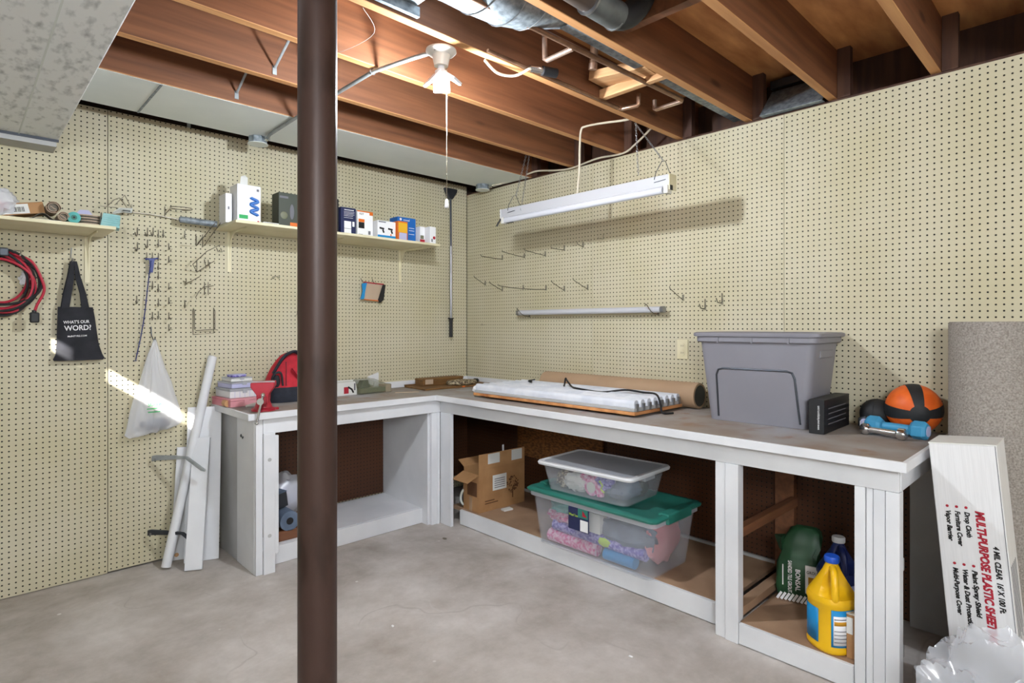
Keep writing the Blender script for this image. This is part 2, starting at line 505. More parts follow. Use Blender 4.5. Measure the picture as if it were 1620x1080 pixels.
for k, y in enumerate(JY[1:10]):
    o = b0 if k == 0 else b0.copy()
    if k: COL.objects.link(o)
    o.location = (0, y - .049, JB)
# nailing blocks between joists
MB().box(-1.16, -1.12, -2.725, -2.34, 2.45, TOP).build('solid_bridging', 'joist', ce)
MB().box(-.03, 0, 0, .405 - .04, 0, .045).build('nailing_block', 'pine', ce, loc=(-.74, -2.307, 2.402))
MB().box(-.17, 0, 0, .30, 0, .04).build('nailing_block', 'pine', ce, loc=(-.69, -2.25, 2.425), rot=(R(6), 0, R(4)))

# sheet-metal closing the joist bay along the back wall
t = thing('joist_bay_panning', 'pale grey sheet metal panels closing the joist bay above the back wall', 'panel')
for x0, x1 in ((XL, -2.355), (-2.352, -.004)):
    MB().box(x0, x1, -.716, -.248, JB - .003, JB - .001).build('metal_panel', 'galv_dull', t)
MB().box(-2.358, -2.349, -.716, -.248, JB - .006, JB - .003).build('seam', 'galv', t)

# steel bridging straps between joists
def strap(label, x, ya, za, yb, zb):
    t = thing('bridging_strap', label, 'strap', (x, ya, za), group='bridging straps between joists')
    MB().box(-.009, .009, -.0025, 0, -.016, .022).build('nail_tab', 'matte_steel', t)
    MB().tube([(0, -.003, .012), (0.0, (yb - ya) * .5, (zb - za) * .52), (0.0, yb - ya, zb - za)], .006, 6, flat=.5).build('strap_bar', 'matte_steel', t)
strap('upper metal bridging strap nearest the top of the column', -2.014, -1.128, 2.418, -1.494, 2.60)
strap('metal bridging strap on the joist edging the grey sheet metal panel', -2.037, -.722, 2.420, -1.088, 2.60)
strap('metal bridging strap reaching down to the top of the back pegboard', -2.062, -.02, 2.45, -.24, 2.55)

# big duct at the upper left
t = thing('supply_duct', 'large mottled grey sheet metal duct hanging at upper left', 'duct')
MB().box(-3.45, -2.66, -6.3, -.142, 2.20, JB - .004).build('duct_body', 'duct_skin', t, bevel=.004)
MB().box(-2.809, -2.804, -6.3, -.142, 2.197, 2.20).build('seam', 'galv_dull', t)
MB().box(-3.45, -2.668, -.138, -.001, 2.166, 2.20).build('end_board', 'grey_paint', t)
MB().box(-3.45, -2.66, -.146, -.140, 2.188, 2.2).build('end_flange', 'steel_dark', t)

# duct in the joist bay over the lamp
t = thing('branch_duct', 'galvanised duct with a rounded boot in the joist bay beside the lamp', 'duct')
MB().box(-3.9, -1.84, -2.30, -1.945, 2.435, 2.60).build('trunk', 'galv', t, bevel=.006)
MB().box(-3.9, -1.83, -1.962, -1.945, 2.40, 2.435).build('drive_cleat', 'galv', t)
rings = []
for x, zc, rz, ry in ((-1.84, 2.515, .085, .17), (-1.78, 2.51, .088, .16), (-1.70, 2.495, .095, .14), (-1.60, 2.49, .105, .125), (-1.50, 2.50, .10, .12), (-1.40, 2.515, .085, .11), (-1.32, 2.52, .07, .07)):
    rings.append([(x, -2.13 - (x + 1.84) * .16 + ry * math.cos(a), zc + rz * math.sin(a)) for a in [2 * math.pi * i / 24 for i in range(24)]])
MB().loft(rings).build('round_boot', 'galv', t, smooth=True)
for x, zc, rz, ry in ((-1.70, 2.495, .0975, .143), (-1.60, 2.49, .1075, .128), (-1.50, 2.50, .1025, .123)):
    MB().tube([(x, -2.13 - (x + 1.84) * .16 + ry * math.cos(a), zc + rz * math.sin(a)) for a in [2 * math.pi * i / 28 for i in range(28)]], .002, 6, close=True).build('crimp_ring', 'steel', t)
MB().box(-1.36, .1, -2.302, -2.205, 2.435, 2.60).build('narrow_run', 'galv', t, bevel=.004)

# register boot above the right wall
t = thing('register_boot', 'blue-grey galvanised duct boot sitting on top of the right wall', 'duct')
MB().box(-.035, .005, -2.703, -2.405, 2.383, 2.386).build('bottom_flange', 'galv', t)
MB().add([(-.035, -2.405, 2.386), (-.035, -2.703, 2.386), (.12, -2.703, 2.55), (.12, -2.405, 2.55), (.125, -2.405, 2.55), (-.028, -2.405, 2.384), (-.028, -2.703, 2.384), (.125, -2.703, 2.55)],
         [(0, 1, 2, 3), (4, 7, 6, 5), (0, 3, 4, 5), (1, 6, 7, 2), (2, 7, 4, 3), (0, 5, 6, 1)]).build('sloped_face', 'galv', t)
MB().box(.10, .13, -2.703, -2.405, 2.56, 2.60).build('top_flange', 'steel_dark', t)

# drain pipe
t = thing('drain_pipe', 'fat dark drain pipe with an elbow beneath the plywood subfloor', 'pipe')
MB().tube([(-2.6, -2.43, 2.43), (-1.46, -2.432, 2.415)], .043, 18).build('pipe_run', 'drain', t, smooth=True)
MB().tube([(-1.47, -2.432, 2.415), (-1.31, -2.437, 2.412)], .049, 18).build('coupling', 'drain_grey', t, smooth=True)
el = [(-1.32 + .11 * math.sin(a), -2.437 - .05 * (1 - math.cos(a)), 2.412 + .11 * (1 - math.cos(a))) for a in [R(90) * i / 8 for i in range(9)]]
MB().tube(el + [(-1.21, -2.487, 2.62)], .045, 18).build('elbow', 'black_rubber', t, smooth=True)
for x in (-1.468, -1.318):
    MB().tube([(x - .004, -2.4335, 2.413), (x + .004, -2.4335, 2.413)], .0515, 18).build('solvent_ring', 'steel', t, smooth=True)

# copper water lines
def copper(label, parts):
    t = thing('copper_pipe', label, 'pipe')
    for nm, pts, r, m in parts:
        MB().tube(pts, r, 10).build(nm, m, t, smooth=True)
copper('long thin copper pipe running across the joist bays with a hooked end', [
    ('pipe_run', [(-2.6, -2.15, 2.41), (-.46, -2.205, 2.41)], .011, 'copper'),
    ('elbow_run', [(-.46, -2.205, 2.41), (-.442, -2.195, 2.41), (-.438, -2.05, 2.41), (-.438, -2.04, 2.415), (-.438, -2.04, 2.46)], .011, 'copper_bright'),
    ('tee_branch', [(-1.245, -2.176, 2.41), (-1.243, -2.035, 2.41), (-1.243, -2.022, 2.418), (-1.243, -2.02, 2.52)], .011, 'copper_bright')])
copper('short fat copper stub hanging down by the rounded duct', [
    ('pipe_run', [(-1.035, -2.13, 2.60), (-1.02, -2.10, 2.44)], .018, 'copper'), ('end_cap', [(-1.0205, -2.101, 2.445), (-1.018, -2.096, 2.42)], .0195, 'copper_bright')])
copper('thin copper pipe along the joist bottom with a bright elbow', [
    ('pipe_run', [(-1.5, -1.952, 2.394), (-.63, -1.952, 2.394)], .008, 'copper'),
    ('elbow_run', [(-.63, -1.952, 2.394), (-.605, -1.958, 2.394), (-.588, -2.035, 2.394), (-.586, -2.042, 2.402), (-.586, -2.042, 2.45)], .0105, 'copper_bright')])

# steel column
t = thing('support_column', 'round dark brown painted steel column standing in the foreground', 'column', (-2.405, -2.372, 0))
MB().lathe([(.0445, .008), (.0445, 2.27)], 40).build('shaft', 'column', t, smooth=True)
MB().box(-.09, .09, -.09, .09, 0, .008).build('base_plate', 'column', t)
MB().box(-.09, .09, -.09, .09, 2.27, 2.28).build('cap_plate', 'column', t)
MB().box(-.07, .07, -.55, .04, 2.281, JB - .001).build('bearing_block', 'joist', t)

# ------------------------------------------------------------------ lamp with pull chain
LX, LY = -1.644, -1.839
t = thing('pull_chain_lamp', 'white porcelain lampholder with a bright three panel LED bulb', 'lamp', (LX, LY, JB - .003))
MB().lathe([(.0, 0), (.060, 0), (.060, -.006), (.052, -.014), (.036, -.020), (.031, -.045), (.027, -.062), (.0, -.062)], 32, cap=False).build('lampholder', 'porcelain', t, smooth=True)
for a in (0.4, 3.5):
    MB().tube([(.045 * math.cos(a), .045 * math.sin(a), -.0155), (.045 * math.cos(a), .045 * math.sin(a), -.0175)], .004, 8).build('screw', 'steel', t)
MB().lathe([(.013, -.06), (.014, -.075), (.024, -.082), (.026, -.098), (.012, -.106)], 24).build('bulb_core', 'white_plastic', t, smooth=True)
rt = Vector((.7208, -.6931, 0)); fw = Vector((.6931, .7208, 0))
def led_panel(az, tilt, off):
    # az: direction the panel leans out to; tilt below horizontal
    d = (rt * math.cos(az) + fw * math.sin(az))
    out = d * math.cos(tilt) + Vector((0, 0, -1)) * math.sin(tilt)
    side = Vector((0, 0, 1)).cross(d).normalized()
    nrm = side.cross(out).normalized()
    if nrm.z > 0: nrm = -nrm
    m = Matrix((side, out, nrm)).transposed().to_4x4(); m.translation = Vector((0, 0, -.09)) + d * .014 + off
    f = MB().box(-.033, .033, 0, .072, -.006, .006, m).build('led_wing', 'white_plastic', t, bevel=.002)
    MB().box(-.029, .029, .006, .068, .006, .0075, m).build('led_face', 'led', f)
led_panel(R(215), R(50), Vector((0, 0, 0)))
led_panel(R(-20), R(35), Vector((0, 0, 0)))
led_panel(R(95), R(40), Vector((0, 0, 0)))
ch = MB(); z = -.07
px, py = rt.x * .022, rt.y * .022
while z > -.585:
    ch.lathe([(.0006, -.0026), (.0026, 0), (.0006, .0026)], 6, Matrix.Translation((px, py, z))); z -= .0062
ch.build('pull_chain', 'wire', t, smooth=True)
MB().lathe([(.003, .0), (.006, -.006), (.0085, -.028), (.0085, -.034), (0.002, -.034)], 14, Matrix.Translation((px, py, -.583))).build('pull_knob', 'white_plastic', t, smooth=True)
ld = bpy.data.lights.new('led_bulb_light', 'POINT'); ld.energy = 58; ld.shadow_soft_size = .045; ld.color = (.88, .94, 1.0)
lo = bpy.data.objects.new('led_bulb_light', ld); lo.location = (0, 0, -.175); COL.objects.link(lo); lo.parent = t

# two added fill lamps behind the camera, dressed as ceiling globes
def fill_lamp(label, x, y, e):
    t = thing('fill_globe', label, 'lamp', (x, y, JB - .001))
    MB().lathe([(0, 0), (.07, 0), (.07, -.02), (.04, -.03), (0, -.03)], 24, cap=False).build('fill_base', 'porcelain', t, smooth=True)
    MB().blob((0, 0, -.13), (.10, .10, .10), amp=0).build('added_globe', 'fill_glow', t, smooth=True)
    d = bpy.data.lights.new('fill_light', 'POINT'); d.energy = e; d.shadow_soft_size = .22; d.color = (.88, .94, 1.0)
    o = bpy.data.objects.new('fill_light', d); o.location = (0, 0, -.46); COL.objects.link(o); o.parent = t
fill_lamp('added fill globe behind the camera towards the right wall', -2.35, -5.7, 48)
fill_lamp('added fill globe behind the camera towards the left wall', -3.74, -4.7, 128)

# conduit, boxes, cables
t = thing('conduit', 'thin grey metal conduit running from wall box to the lamp', 'conduit')
MB().tube([(-1.745, -.335, 2.365), (-1.752, -.40, 2.374), (-1.757, -.77, 2.3745), (-1.752, -1.513, 2.374), (-1.70, -1.72, 2.376), (-1.668, -1.80, 2.381)], .0085, 12).build('conduit_tube', 'matte_steel', t, smooth=True)
MB().tube([(-1.752 + .012 * math.cos(a), -1.506, 2.375 + .012 * math.sin(a)) for a in [2 * math.pi * i / 14 for i in range(14)]], .0022, 6, close=True).build('strap_clip', 'steel', t)
def jbox(label, x, y):
    t = thing('junction_box', label, 'box', (x, y, JB - .003))
    MB().lathe([(.052, 0), (.052, -.038)], 8).build('box_body', 'galv', t, bevel=.003)
    MB().lathe([(.050, -.0385), (.055, -.0385), (.055, -.042), (.050, -.042)], 24).build('cover_plate', 'galv_dull', t)
    MB().tube([(.02, -.05, -.02), (.03, -.08, -.02)], .012, 12).build('connector', 'chrome', t, smooth=True)
jbox('round metal junction box under the grey panel near the column', -1.77, -.27)
jbox('round metal junction box in the corner beneath the grey panel', -.109, -.318)
def cable(name, label, cat, pts, r, mat, n=8):
    # smooth the control points
    P = [Vector(p) for p in pts]; out = []
    for i in range(len(P) - 1):
        p0 = P[max(i - 1, 0)]; p1 = P[i]; p2 = P[i + 1]; p3 = P[min(i + 2, len(P) - 1)]
        for k in range(6):
            u = k / 6
            out.append(.5 * ((2 * p1) + (p2 - p0) * u + (2 * p0 - 5 * p1 + 4 * p2 - p3) * u * u + (3 * p1 - p0 - 3 * p2 + p3) * u ** 3))
    out.append(P[-1])
    if name is None: return out
    return tag(MB().tube(out, r, n).build(name, mat, None, smooth=True), label, cat)
cable('electric_cable', 'white cable drooping along the top edge of the right pegboard', 'cable',
      [(-.085, -.40, 2.368), (-.03, -.492, 2.388), (-.03, -.694, 2.402), (-.03, -.821, 2.408), (-.03, -1.002, 2.378), (-.03, -1.144, 2.366), (-.03, -1.357, 2.386), (-.03, -1.553, 2.376), (-.03, -1.646, 2.412), (-.03, -1.757, 2.48)], .006, 'cable')
cable('electric_cable', 'beige cable rising from the fluorescent fixture to the joist', 'cable',
      [(-.46, -1.546, 2.052), (-.45, -1.553, 2.20), (-.45, -1.557, 2.334), (-.45, -1.567, 2.42), (-.45, -1.60, 2.432), (-.45, -1.704, 2.423), (-.45, -1.863, 2.40), (-.45, -1.90, 2.40)], .006, 'cable')
t = thing('drop_cord_plug', 'short white cord ending in a black and chrome connector on a joist', 'cord')
MB().tube(cable(None, '', '', [(-1.47, -1.899, 2.384), (-1.40, -1.90, 2.352), (-1.33, -1.93, 2.352), (-1.30, -1.98, 2.372), (-1.285, -1.985, 2.38)], 0, None), .0055, 8).build('cord', 'cable', t, smooth=True)
MB().tube([(-1.29, -1.98, 2.378), (-1.235, -2.0, 2.38)], .014, 12).build('ferrule', 'chrome', t, smooth=True)
MB().tube([(-1.235, -2.0, 2.38), (-1.17, -2.02, 2.382)], .020, 12).build('plug_body', 'black', t, smooth=True)
# ------------------------------------------------------------------ workbench
BT = .85
t = thing('workbench', 'L-shaped white painted wooden workbench with worn plywood top in the corner', 'workbench')
MB().box(-1.925, -.74, -.585, -.002, BT - .036, BT).build('worktop_board', 'counter', t, bevel=.002)
MB().box(-.739, -.002, -3.18, -.002, BT - .036, BT).build('worktop_board', 'counter', t, bevel=.002)
MB().box(-1.94, -.755, -.60, -.5855, BT - .034, BT + .001).build('edge_trim', 'white_paint', t, bevel=.002)
MB().box(-.7545, -.7395, -3.195, -.5855, BT - .034, BT + .001).build('edge_trim', 'white_paint', t, bevel=.002)
MB().box(-.739, -.002, -3.195, -3.1805, BT - .034, BT + .001).build('edge_trim', 'white_paint', t, bevel=.002)
MB().box(-1.94, -1.9255, -.585, -.002, BT - .034, BT + .001).build('edge_trim', 'white_paint', t, bevel=.002)
MB().box(-.86, -.001, -.012, -.0005, BT + .001, BT + .046).build('splash_strip', 'white_paint', t)
MB().box(-.012, -.0005, -1.05, -.013, BT + .001, BT + .046).build('splash_strip', 'white_paint', t)
AB = .735
MB().box(-1.855, -.70, -.575, -.553, AB, BT - .037).build('apron_board', 'white_paint', t, bevel=.002)
MB().box(-.704, -.682, -3.163, -.576, AB, BT - .037).build('apron_board', 'white_paint', t, bevel=.002)
MB().box(-.68, -.01, -3.165, -3.143, AB, BT - .037).build('apron_board', 'white_paint', t, bevel=.002)
# left end of the back bench
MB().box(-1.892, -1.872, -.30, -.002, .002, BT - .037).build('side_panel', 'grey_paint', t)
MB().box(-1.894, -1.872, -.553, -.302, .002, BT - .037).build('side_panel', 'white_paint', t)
MB().box(-1.892, -1.8565, -.575, -.5535, 0, BT - .037).build('post_board', 'white_paint', t, bevel=.002)
MB().box(-1.8565, -1.797, -.590, -.5755, 0, AB + .005).build('post_board', 'white_paint', t, bevel=.002)
MB().box(-1.796, -1.776, -.583, -.5655, .095, AB - .012).build('post_board', 'white_paint', t, bevel=.002)
for z in (.60, .20):
    MB().lathe([(.0, 0), (.010, 0), (.010, .001), (0, .001)], 14, Matrix.Translation((-1.827, -.590, z)) @ Matrix.Rotation(R(90), 4, 'X'), cap=False).build('screw_plug', 'grey_paint', t)
# shelf under the back bench
MB().box(-1.87, -.79, -.475, -.014, .083, .101).build('lower_shelf', 'white_paint', t, bevel=.001)
MB().box(-1.775, -.79, -.495, -.4755, .002, .099).build('kick_board', 'white_paint', t, bevel=.002)
MB().box(-.79, -.772, -.553, -.002, .0, BT - .037).build('partition_panel', 'white_paint', t)
# inner corner posts
MB().box(-.772, -.7045, -.575, -.553, 0, AB - .001).build('post_board', 'white_paint', t, bevel=.002)
MB().box(-.704, -.682, -.69, -.576, 0, AB - .001).build('post_board', 'white_paint', t, bevel=.002)
MB().box(-.73, -.712, -.5835, -.5755, 0, AB - .001).build('corner_bead', 'white_paint', t, bevel=.002)
# shelf under the right bench
MB().box(-.613, -.014, -2.49, -.582, .083, .100).build('lower_shelf', 'shelf_ply', t)
MB().box(-.690, -.014, -3.02, -2.605, .072, .090).build('lower_shelf', 'shelf_ply', t)
MB().box(-.632, -.6135, -2.50, -.692, .004, .098).build('kick_board', 'white_paint', t, bevel=.002)
MB().box(-.708, -.6905, -3.024, -2.605, .004, .088).build('kick_board', 'white_paint', t, bevel=.002)
# divider and right-hand leg
MB().box(-.70, -.66, -2.545, -2.50, .0, AB - .001).build('post_board', 'white_paint', t, bevel=.002)
MB().box(-.708, -.66, -2.603, -2.547, 0, AB - .001).build('post_board', 'white_paint', t, bevel=.002)
for y0, y1, x in ((-3.060, -3.026, -.700), (-3.083, -3.062, -.696), (-3.121, -3.085, -.700), (-3.165, -3.123, -.704)):
    MB().box(x, -.655, y0, y1, 0, AB - .001).build('post_board', 'white_paint', t, bevel=.002)
for z in (.12, .43):
    MB().box(-.6545, -.57, -3.150, -3.125, z, z + .045).build('side_rail', 'grey_paint', t, bevel=.002)
# rough framing inside
MB().box(-.05, -.014, -2.58, -2.49, .101, AB).build('stud', 'joist', t)
MB().box(-.66, -.051, -2.60, -2.565, .425, .465).build('cross_rail', 'joist', t, bevel=.002)
MB().box(-.655, -.10, -2.602, -2.555, .1005, .135).build('floor_cleat', 'shelf_ply', t, bevel=.002)
MB().box(-.03, -.014, -2.48, -.60, .1005, .115).build('back_cleat', 'grey_paint', t)
# small hook screwed to the left end
o = tag(MB().tube([(-.003, .016, .004), (-.004, .020, .012), (-.004, .012, .020), (-.004, 0, .010), (-.004, -.012, .0), (-.004, -.02, .006), (-.004, -.02, .014)], .0022, 6).build('wire_hook', 'steel_dark', loc=(-1.894, -.386, .694), smooth=True), 'tiny bent S-shaped hook on the bench side panel', 'hook')

# white board standing on the floor past the bench end
tag(MB().box(-.032, -.014, -3.56, -3.055, 0, .73).build('wall_board', 'grey_paint', bevel=.003), 'tall grey-white board standing against wall past the bench end', 'board')

# ------------------------------------------------------------------ right wall: fluorescent fixture
t = thing('fluorescent_fixture', 'white fluorescent strip light hanging on chains before the right wall', 'light fixture', (-.47, -1.552, 1.965))
MB().prism([(-.03, .03), (-.03, .085), (.03, .085), (.03, .03), (.012, .012), (-.012, .012)], 1.21, Matrix.Translation((0, -.605, 0))).build('housing', 'fixture_white', t, bevel=.002)
MB().tube([(-.018, -.57, .012), (-.018, .575, .012)], .0185, 18).build('fluorescent_tube', 'tube_white', t, smooth=True)
for y in (-.59, .59):
    MB().box(-.034, .006, y - .012, y + .012, -.008, .032).build('tombstone_socket', 'porcelain', t, bevel=.003)
MB().box(-.032, .032, -.612, -.6055, .008, .087).build('end_cap', 'cream_paint', t, bevel=.002)
MB().box(-.032, .032, .6055, .612, .028, .087).build('end_cap', 'white_plastic', t, bevel=.002)
MB().box(-.028, -.008, -.6155, -.6125, .006, .03).build('socket_slot', 'black', t)
MB().tube([(-.02, .612, .03), (-.03, .63, .0), (-.035, .64, -.02)], .006, 8).build('dangling_lead', 'black', t, smooth=True)
MB().tube([(-.02, .50, -.006), (-.02, .56, -.006)], .004, 8).build('lead_end', 'black', t)
for y in (-.555, .51):
    MB().tube([(-.031, y + .03, .07), (-.034, y + .02, .10), (-.01, y, .16), (.0, y - .015, .16), (.026, y - .03, .086)], .0018, 6).build('hanger_hook', 'steel_dark', t, smooth=True)
    MB().tube([(-.0325, y + .03, .055), (-.0325, y - .035, .06)], .0018, 6).build('wire_clip', 'steel_dark', t)
def chain(label, a, b):
    a = Vector(a); b = Vector(b); n = int((b - a).length / .014); mb = MB()
    d = (b - a).normalized(); u = d.orthogonal().normalized(); w = d.cross(u)
    for k in range(n):
        c = a + (b - a) * ((k + .5) / n); s = u if k % 2 else w
        mb.tube([c + d * (.009 * math.cos(q)) + s * (.0045 * math.sin(q)) for q in [2 * math.pi * i / 10 for i in range(10)]], .0013, 5, close=True)
    return tag(mb.build('hanging_chain', 'steel', smooth=True), label, 'chain', 'light fixture chains')
chain('thin chain from joist to the corner end of the light fixture', (-.40, -1.075, JB), (-.475, -1.06, 2.125))
chain('slack chain strand hanging beside the corner end of the light fixture', (-.395, -1.10, JB), (-.50, -1.13, 2.02))
chain('thin chain from joist to the near end of the light fixture', (-.40, -1.895, JB), (-.475, -2.115, 2.125))
chain('slack chain strand dangling above the near end of the light fixture', (-.40, -1.90, JB), (-.42, -1.93, 2.10))

# spare tube on two hooks
tb = thing('spare_tube', 'spare white fluorescent tube resting on two hooks on right pegboard', 'tube', (-.055, -1.255, 1.40))
MB().tube([(0, -.585, 0), (0, .585, 0)], .0185, 18).build('glass_tube', 'tube_white', tb, smooth=True)
for y in (-.597, .597):
    MB().tube([(0, y - .012, 0), (0, y + .012, 0)], .019, 18).build('tube_cap', 'steel', tb, smooth=True)

# long peg hooks on the right wall  (y, z, length, rise)
def peg_rod(label, y, z, ln, rise, r=.0024, group='long peg hooks on the right pegboard', tip=.012):
    t = thing('peg_rod', label, 'hook', (0, y, z), group=group)
    MB().tube([(-.003, 0, .028), (-.003, 0, .002), (-.006, 0, 0), (-ln * .5, 0, rise * .5 - .002), (-ln, 0, rise), (-ln - .004, 0, rise + tip)], r, 6).build('rod', 'wire_dark', t, smooth=True)
    MB().box(-.004, -.0005, -.006, .006, -.006, .03).build('back_clip', 'wire', t)
same = 'thin wire rod hook sticking out of the right pegboard under the strip light'
ORD = ['first', 'second', 'third', 'fourth', 'fifth', 'sixth', 'seventh', 'eighth', 'ninth', 'tenth', 'eleventh']
for k, (y, z, ln, ri) in enumerate(((-.425, 1.815, .215, .006), (-.664, 1.809, .222, .022), (-.873, 1.804, .21, .02), (-1.051, 1.828, .135, 0), (-1.217, 1.833, .06, .012))):
    peg_rod(ORD[k] + ' wire rod from the corner in the upper row below strip light', y, z, ln, ri)
for k, (y, z, ln, ri) in enumerate(((-.227, 1.631, .115, .052), (-.425, 1.577, .13, .05), (-.651, 1.577, .25, .012), (-.879, 1.562, .22, -.004), (-1.051, 1.55, .128, .048), (-1.255, 1.549, .148, .052))):
    peg_rod(ORD[k] + ' wire rod from the corner in the row above spare tube', y, z, ln, ri)
peg_rod('lone slanting wire rod hook right of the spare white tube', -1.952, 1.455, .144, .058)
for y, lb in ((-.716, 'wire hook holding the corner end of the spare tube'), (-1.79, 'wire hook holding the near end of the spare tube')):
    t = thing('tube_hook', lb, 'hook', (0, y, 1.371), group='hooks under the spare tube')
    MB().tube([(-.003, 0, .02), (-.004, 0, .003), (-.05, 0, .0055), (-.085, 0, .02), (-.125, 0, .055), (-.118, .012, .062), (-.10, .03, .05)], .0024, 6).build('rod', 'wire_dark', t, smooth=True)
    MB().box(-.004, -.0005, -.006, .006, -.006, .03).build('back_clip', 'wire', t)
for y, z, lb in ((-2.089, 1.404, 'small J hook above the outlet on the right pegboard'), (-2.188, 1.433, 'small L hook above the grey tote on the right pegboard')):
    t = thing('peg_hook', lb, 'hook', (0, y, z), group='small hooks above the tote')
    MB().tube([(-.004, 0, .05), (-.004, 0, .0), (-.012, .004, -.004), (-.032, .012, .0), (-.04, .016, .022)], .003, 6).build('hook_wire', 'wire_dark', t, smooth=True)
    MB().box(-.0035, -.0005, -.005, .005, -.012, .02).build('back_clip', 'wire', t)
t = thing('peg_hook', 'tiny wire hook near the wall corner at eye level', 'hook', (0, -.21, 1.31), group='tiny hooks on the right pegboard')
MB().tube([(-.003, .02, .012), (-.02, .01, .0), (-.004, -.02, .004)], .002, 6).build('hook_wire', 'wire', t, smooth=True)
t = thing('peg_hook', 'tiny wire hook inside the strip light shadow', 'hook', (0, -1.385, 1.865), group='tiny hooks on the right pegboard')
MB().tube([(-.003, 0, .03), (-.004, 0, .0), (-.03, .02, .004), (-.034, .02, .012)], .002, 6).build('hook_wire', 'wire', t, smooth=True)

# outlet
t = thing('wall_outlet', 'cream duplex outlet cover plate on the right pegboard', 'outlet', (0, -1.95, 1.17))
MB().box(-.007, -.0005, -.035, .035, -.057, .057).build('cover_plate', 'cream_paint', t, bevel=.003)
for z in (-.02, .02):
    o = MB().lathe([(0, 0), (.0165, 0), (.0165, .0015), (0, .0015)], 20, Matrix.Translation((-.007, 0, z)) @ Matrix.Rotation(R(-90), 4, 'Y'), cap=False).build('receptacle', 'cream_paint', t)
    for y in (-.006, .006):
        MB().box(-.0092, -.0086, y - .001, y + .001, z - .004, z + .005).build('slot', 'black', o)

# ------------------------------------------------------------------ back wall: shelves
def shelf(label, x0, x1, z, depth, brackets):
    t = thing('wall_shelf', label, 'shelf')
    MB().box(x0, x1, -depth, -.002, z, z + .016).build('shelf_board', 'cream_paint', t, bevel=.002)
    for bx in brackets:
        b = MB().box(bx - .011, bx + .011, -.006, -.0007, z - .24, z - .001).build('bracket', 'cream_paint', t, bevel=.001)
        MB().prism([(0, 0), (depth * .72, 0), (depth * .72, -.008), (.075, -.012), (.04, -.028), (.018, -.055), (.006, -.11), (0, -.20)], .006,
                   Matrix.Translation((bx + .003, -.006, z - .0005)) @ Matrix.Rotation(R(-90), 4, 'Z') ).build('bracket_web', 'cream_paint', t)
SA, SB = 1.766, 1.866
shelf('cream wall shelf at far left holding rolled belts and a labelled box', -3.45, -2.462, SA, .345, (-2.53, -3.25))
shelf('long cream wall shelf lined with light bulb boxes behind the column', -1.925, -.553, SB, .375, (-1.84, -1.25, -.645))
# ------------------------------------------------------------------ boxes on the long shelf
def carton(name, label, cat, x0, x1, z0, z1, body, yf=-.30, dp=.10, decals=(), flap=None, group=None, rz=0, hollow=False, texts=()):
    """retail carton facing the room (-Y); decals are (u0,u1,v0,v1,material,part name) on the front panel"""
    cx = (x0 + x1) / 2; w = (x1 - x0) / 2; h = z1 - z0
    t = thing(name, label, cat, (cx, yf, z0 + .0005), (0, 0, R(rz)), group)
    MB().box(-w, w, 0, dp, 0, h - .002).build('carton_body', body, t, bevel=.0012, seg=1)
    MB().box(-w + .0015, w - .0015, .001, dp - .001, h - .002, h).build('tuck_flap', flap or body, t)
    for k, d in enumerate(decals):
        u0, u1, v0, v1, m, nm = d
        MB().box(-w + 2 * w * u0, -w + 2 * w * u1, -.0006 - .0004 * (k % 3), 0, h * v0, h * v1).build(nm, m, t)
    for s_, u, v, sz, m, *o in texts:
        text('lettering', s_, sz, m, t, FRONT_B((-w + 2 * w * u, -.0016, h * v)), width=o[0] if o else None)
    return t
G = 'cartons on the long shelf'; Z0 = SB + .0165
carton('bulb_carton', 'narrow pale grey carton at the left end of long shelf', 'box', -1.935, -1.90, Z0, 2.045, 'white_plastic', -.24, .11, [(.35, .6, .45, .55, 'print_grey', 'print')], group=G)
t = carton('bulb_carton', 'tall white bulb carton with blue spiral print and torn paper on top', 'box', -1.893, -1.765, Z0, 2.095, 'white_plastic', -.30, .12,
    [(.08, .45, .10, .20, 'print_green', 'leaf_print'), (.85, .93, .03, .08, 'print_red', 'print'), (.82, .92, .86, .92, 'print_grey', 'maker_mark')], group=G)
sp = []
for k in range(40):
    a = k / 39 * math.pi * 5
    sp.append((.020 + .020 * math.cos(a) + .008, -.0022, .045 + .10 * k / 39))
MB().tube(sp, .0085, 6).build('spiral_print', 'blue_box', t, smooth=True)
MB().add([(-.04, .03, .212), (-.035, .028, .262), (-.012, .03, .272), (.005, .035, .26), (.006, .04, .213), (-.02, .05, .213), (-.02, .045, .255)],
         [(0, 1, 2, 3, 4), (0, 5, 6, 1), (5, 4, 3, 6), (1, 6, 3, 2), (0, 4, 5)]).build('torn_paper', 'paper', t)
carton('bulb_tray', 'flat black and white bulb tray lying on long shelf', 'box', -1.755, -1.665, Z0, Z0 + .016, 'paper', -.31, .08, [(.1, .9, .2, .7, 'print_black', 'print')], group=G)
t = carton('bulb_carton', 'dark green-grey carton beside the column on long shelf', 'box', -1.663, -1.55, Z0, 2.085, 'dark_green', -.30, .10,
    [(.6, 1, .02, .16, 'box_orange', 'print'), (.05, .5, .84, .9, 'print_grey', 'print')], group=G)
MB().blob((-.025, -.0005, .07), (.022, .0025, .022), amp=0).build('bulb_print', 'olive', t, smooth=True)
MB().blob((.022, -.0005, .095), (.013, .0025, .045), amp=0).build('bulb_print', 'print_grey', t, smooth=True)
carton('bulb_carton', 'slim black and white carton right of the column on long shelf', 'box', -1.40, -1.283, Z0, 2.10, 'print_white', -.29, .10,
    [(.85, 1, 0, 1, 'print_black', 'print'), (.6, .85, .22, .27, 'print_red', 'print'), (.6, .84, .5, .53, 'print_black', 'print'), (.6, .84, .05, .12, 'print_black', 'print')], group=G)
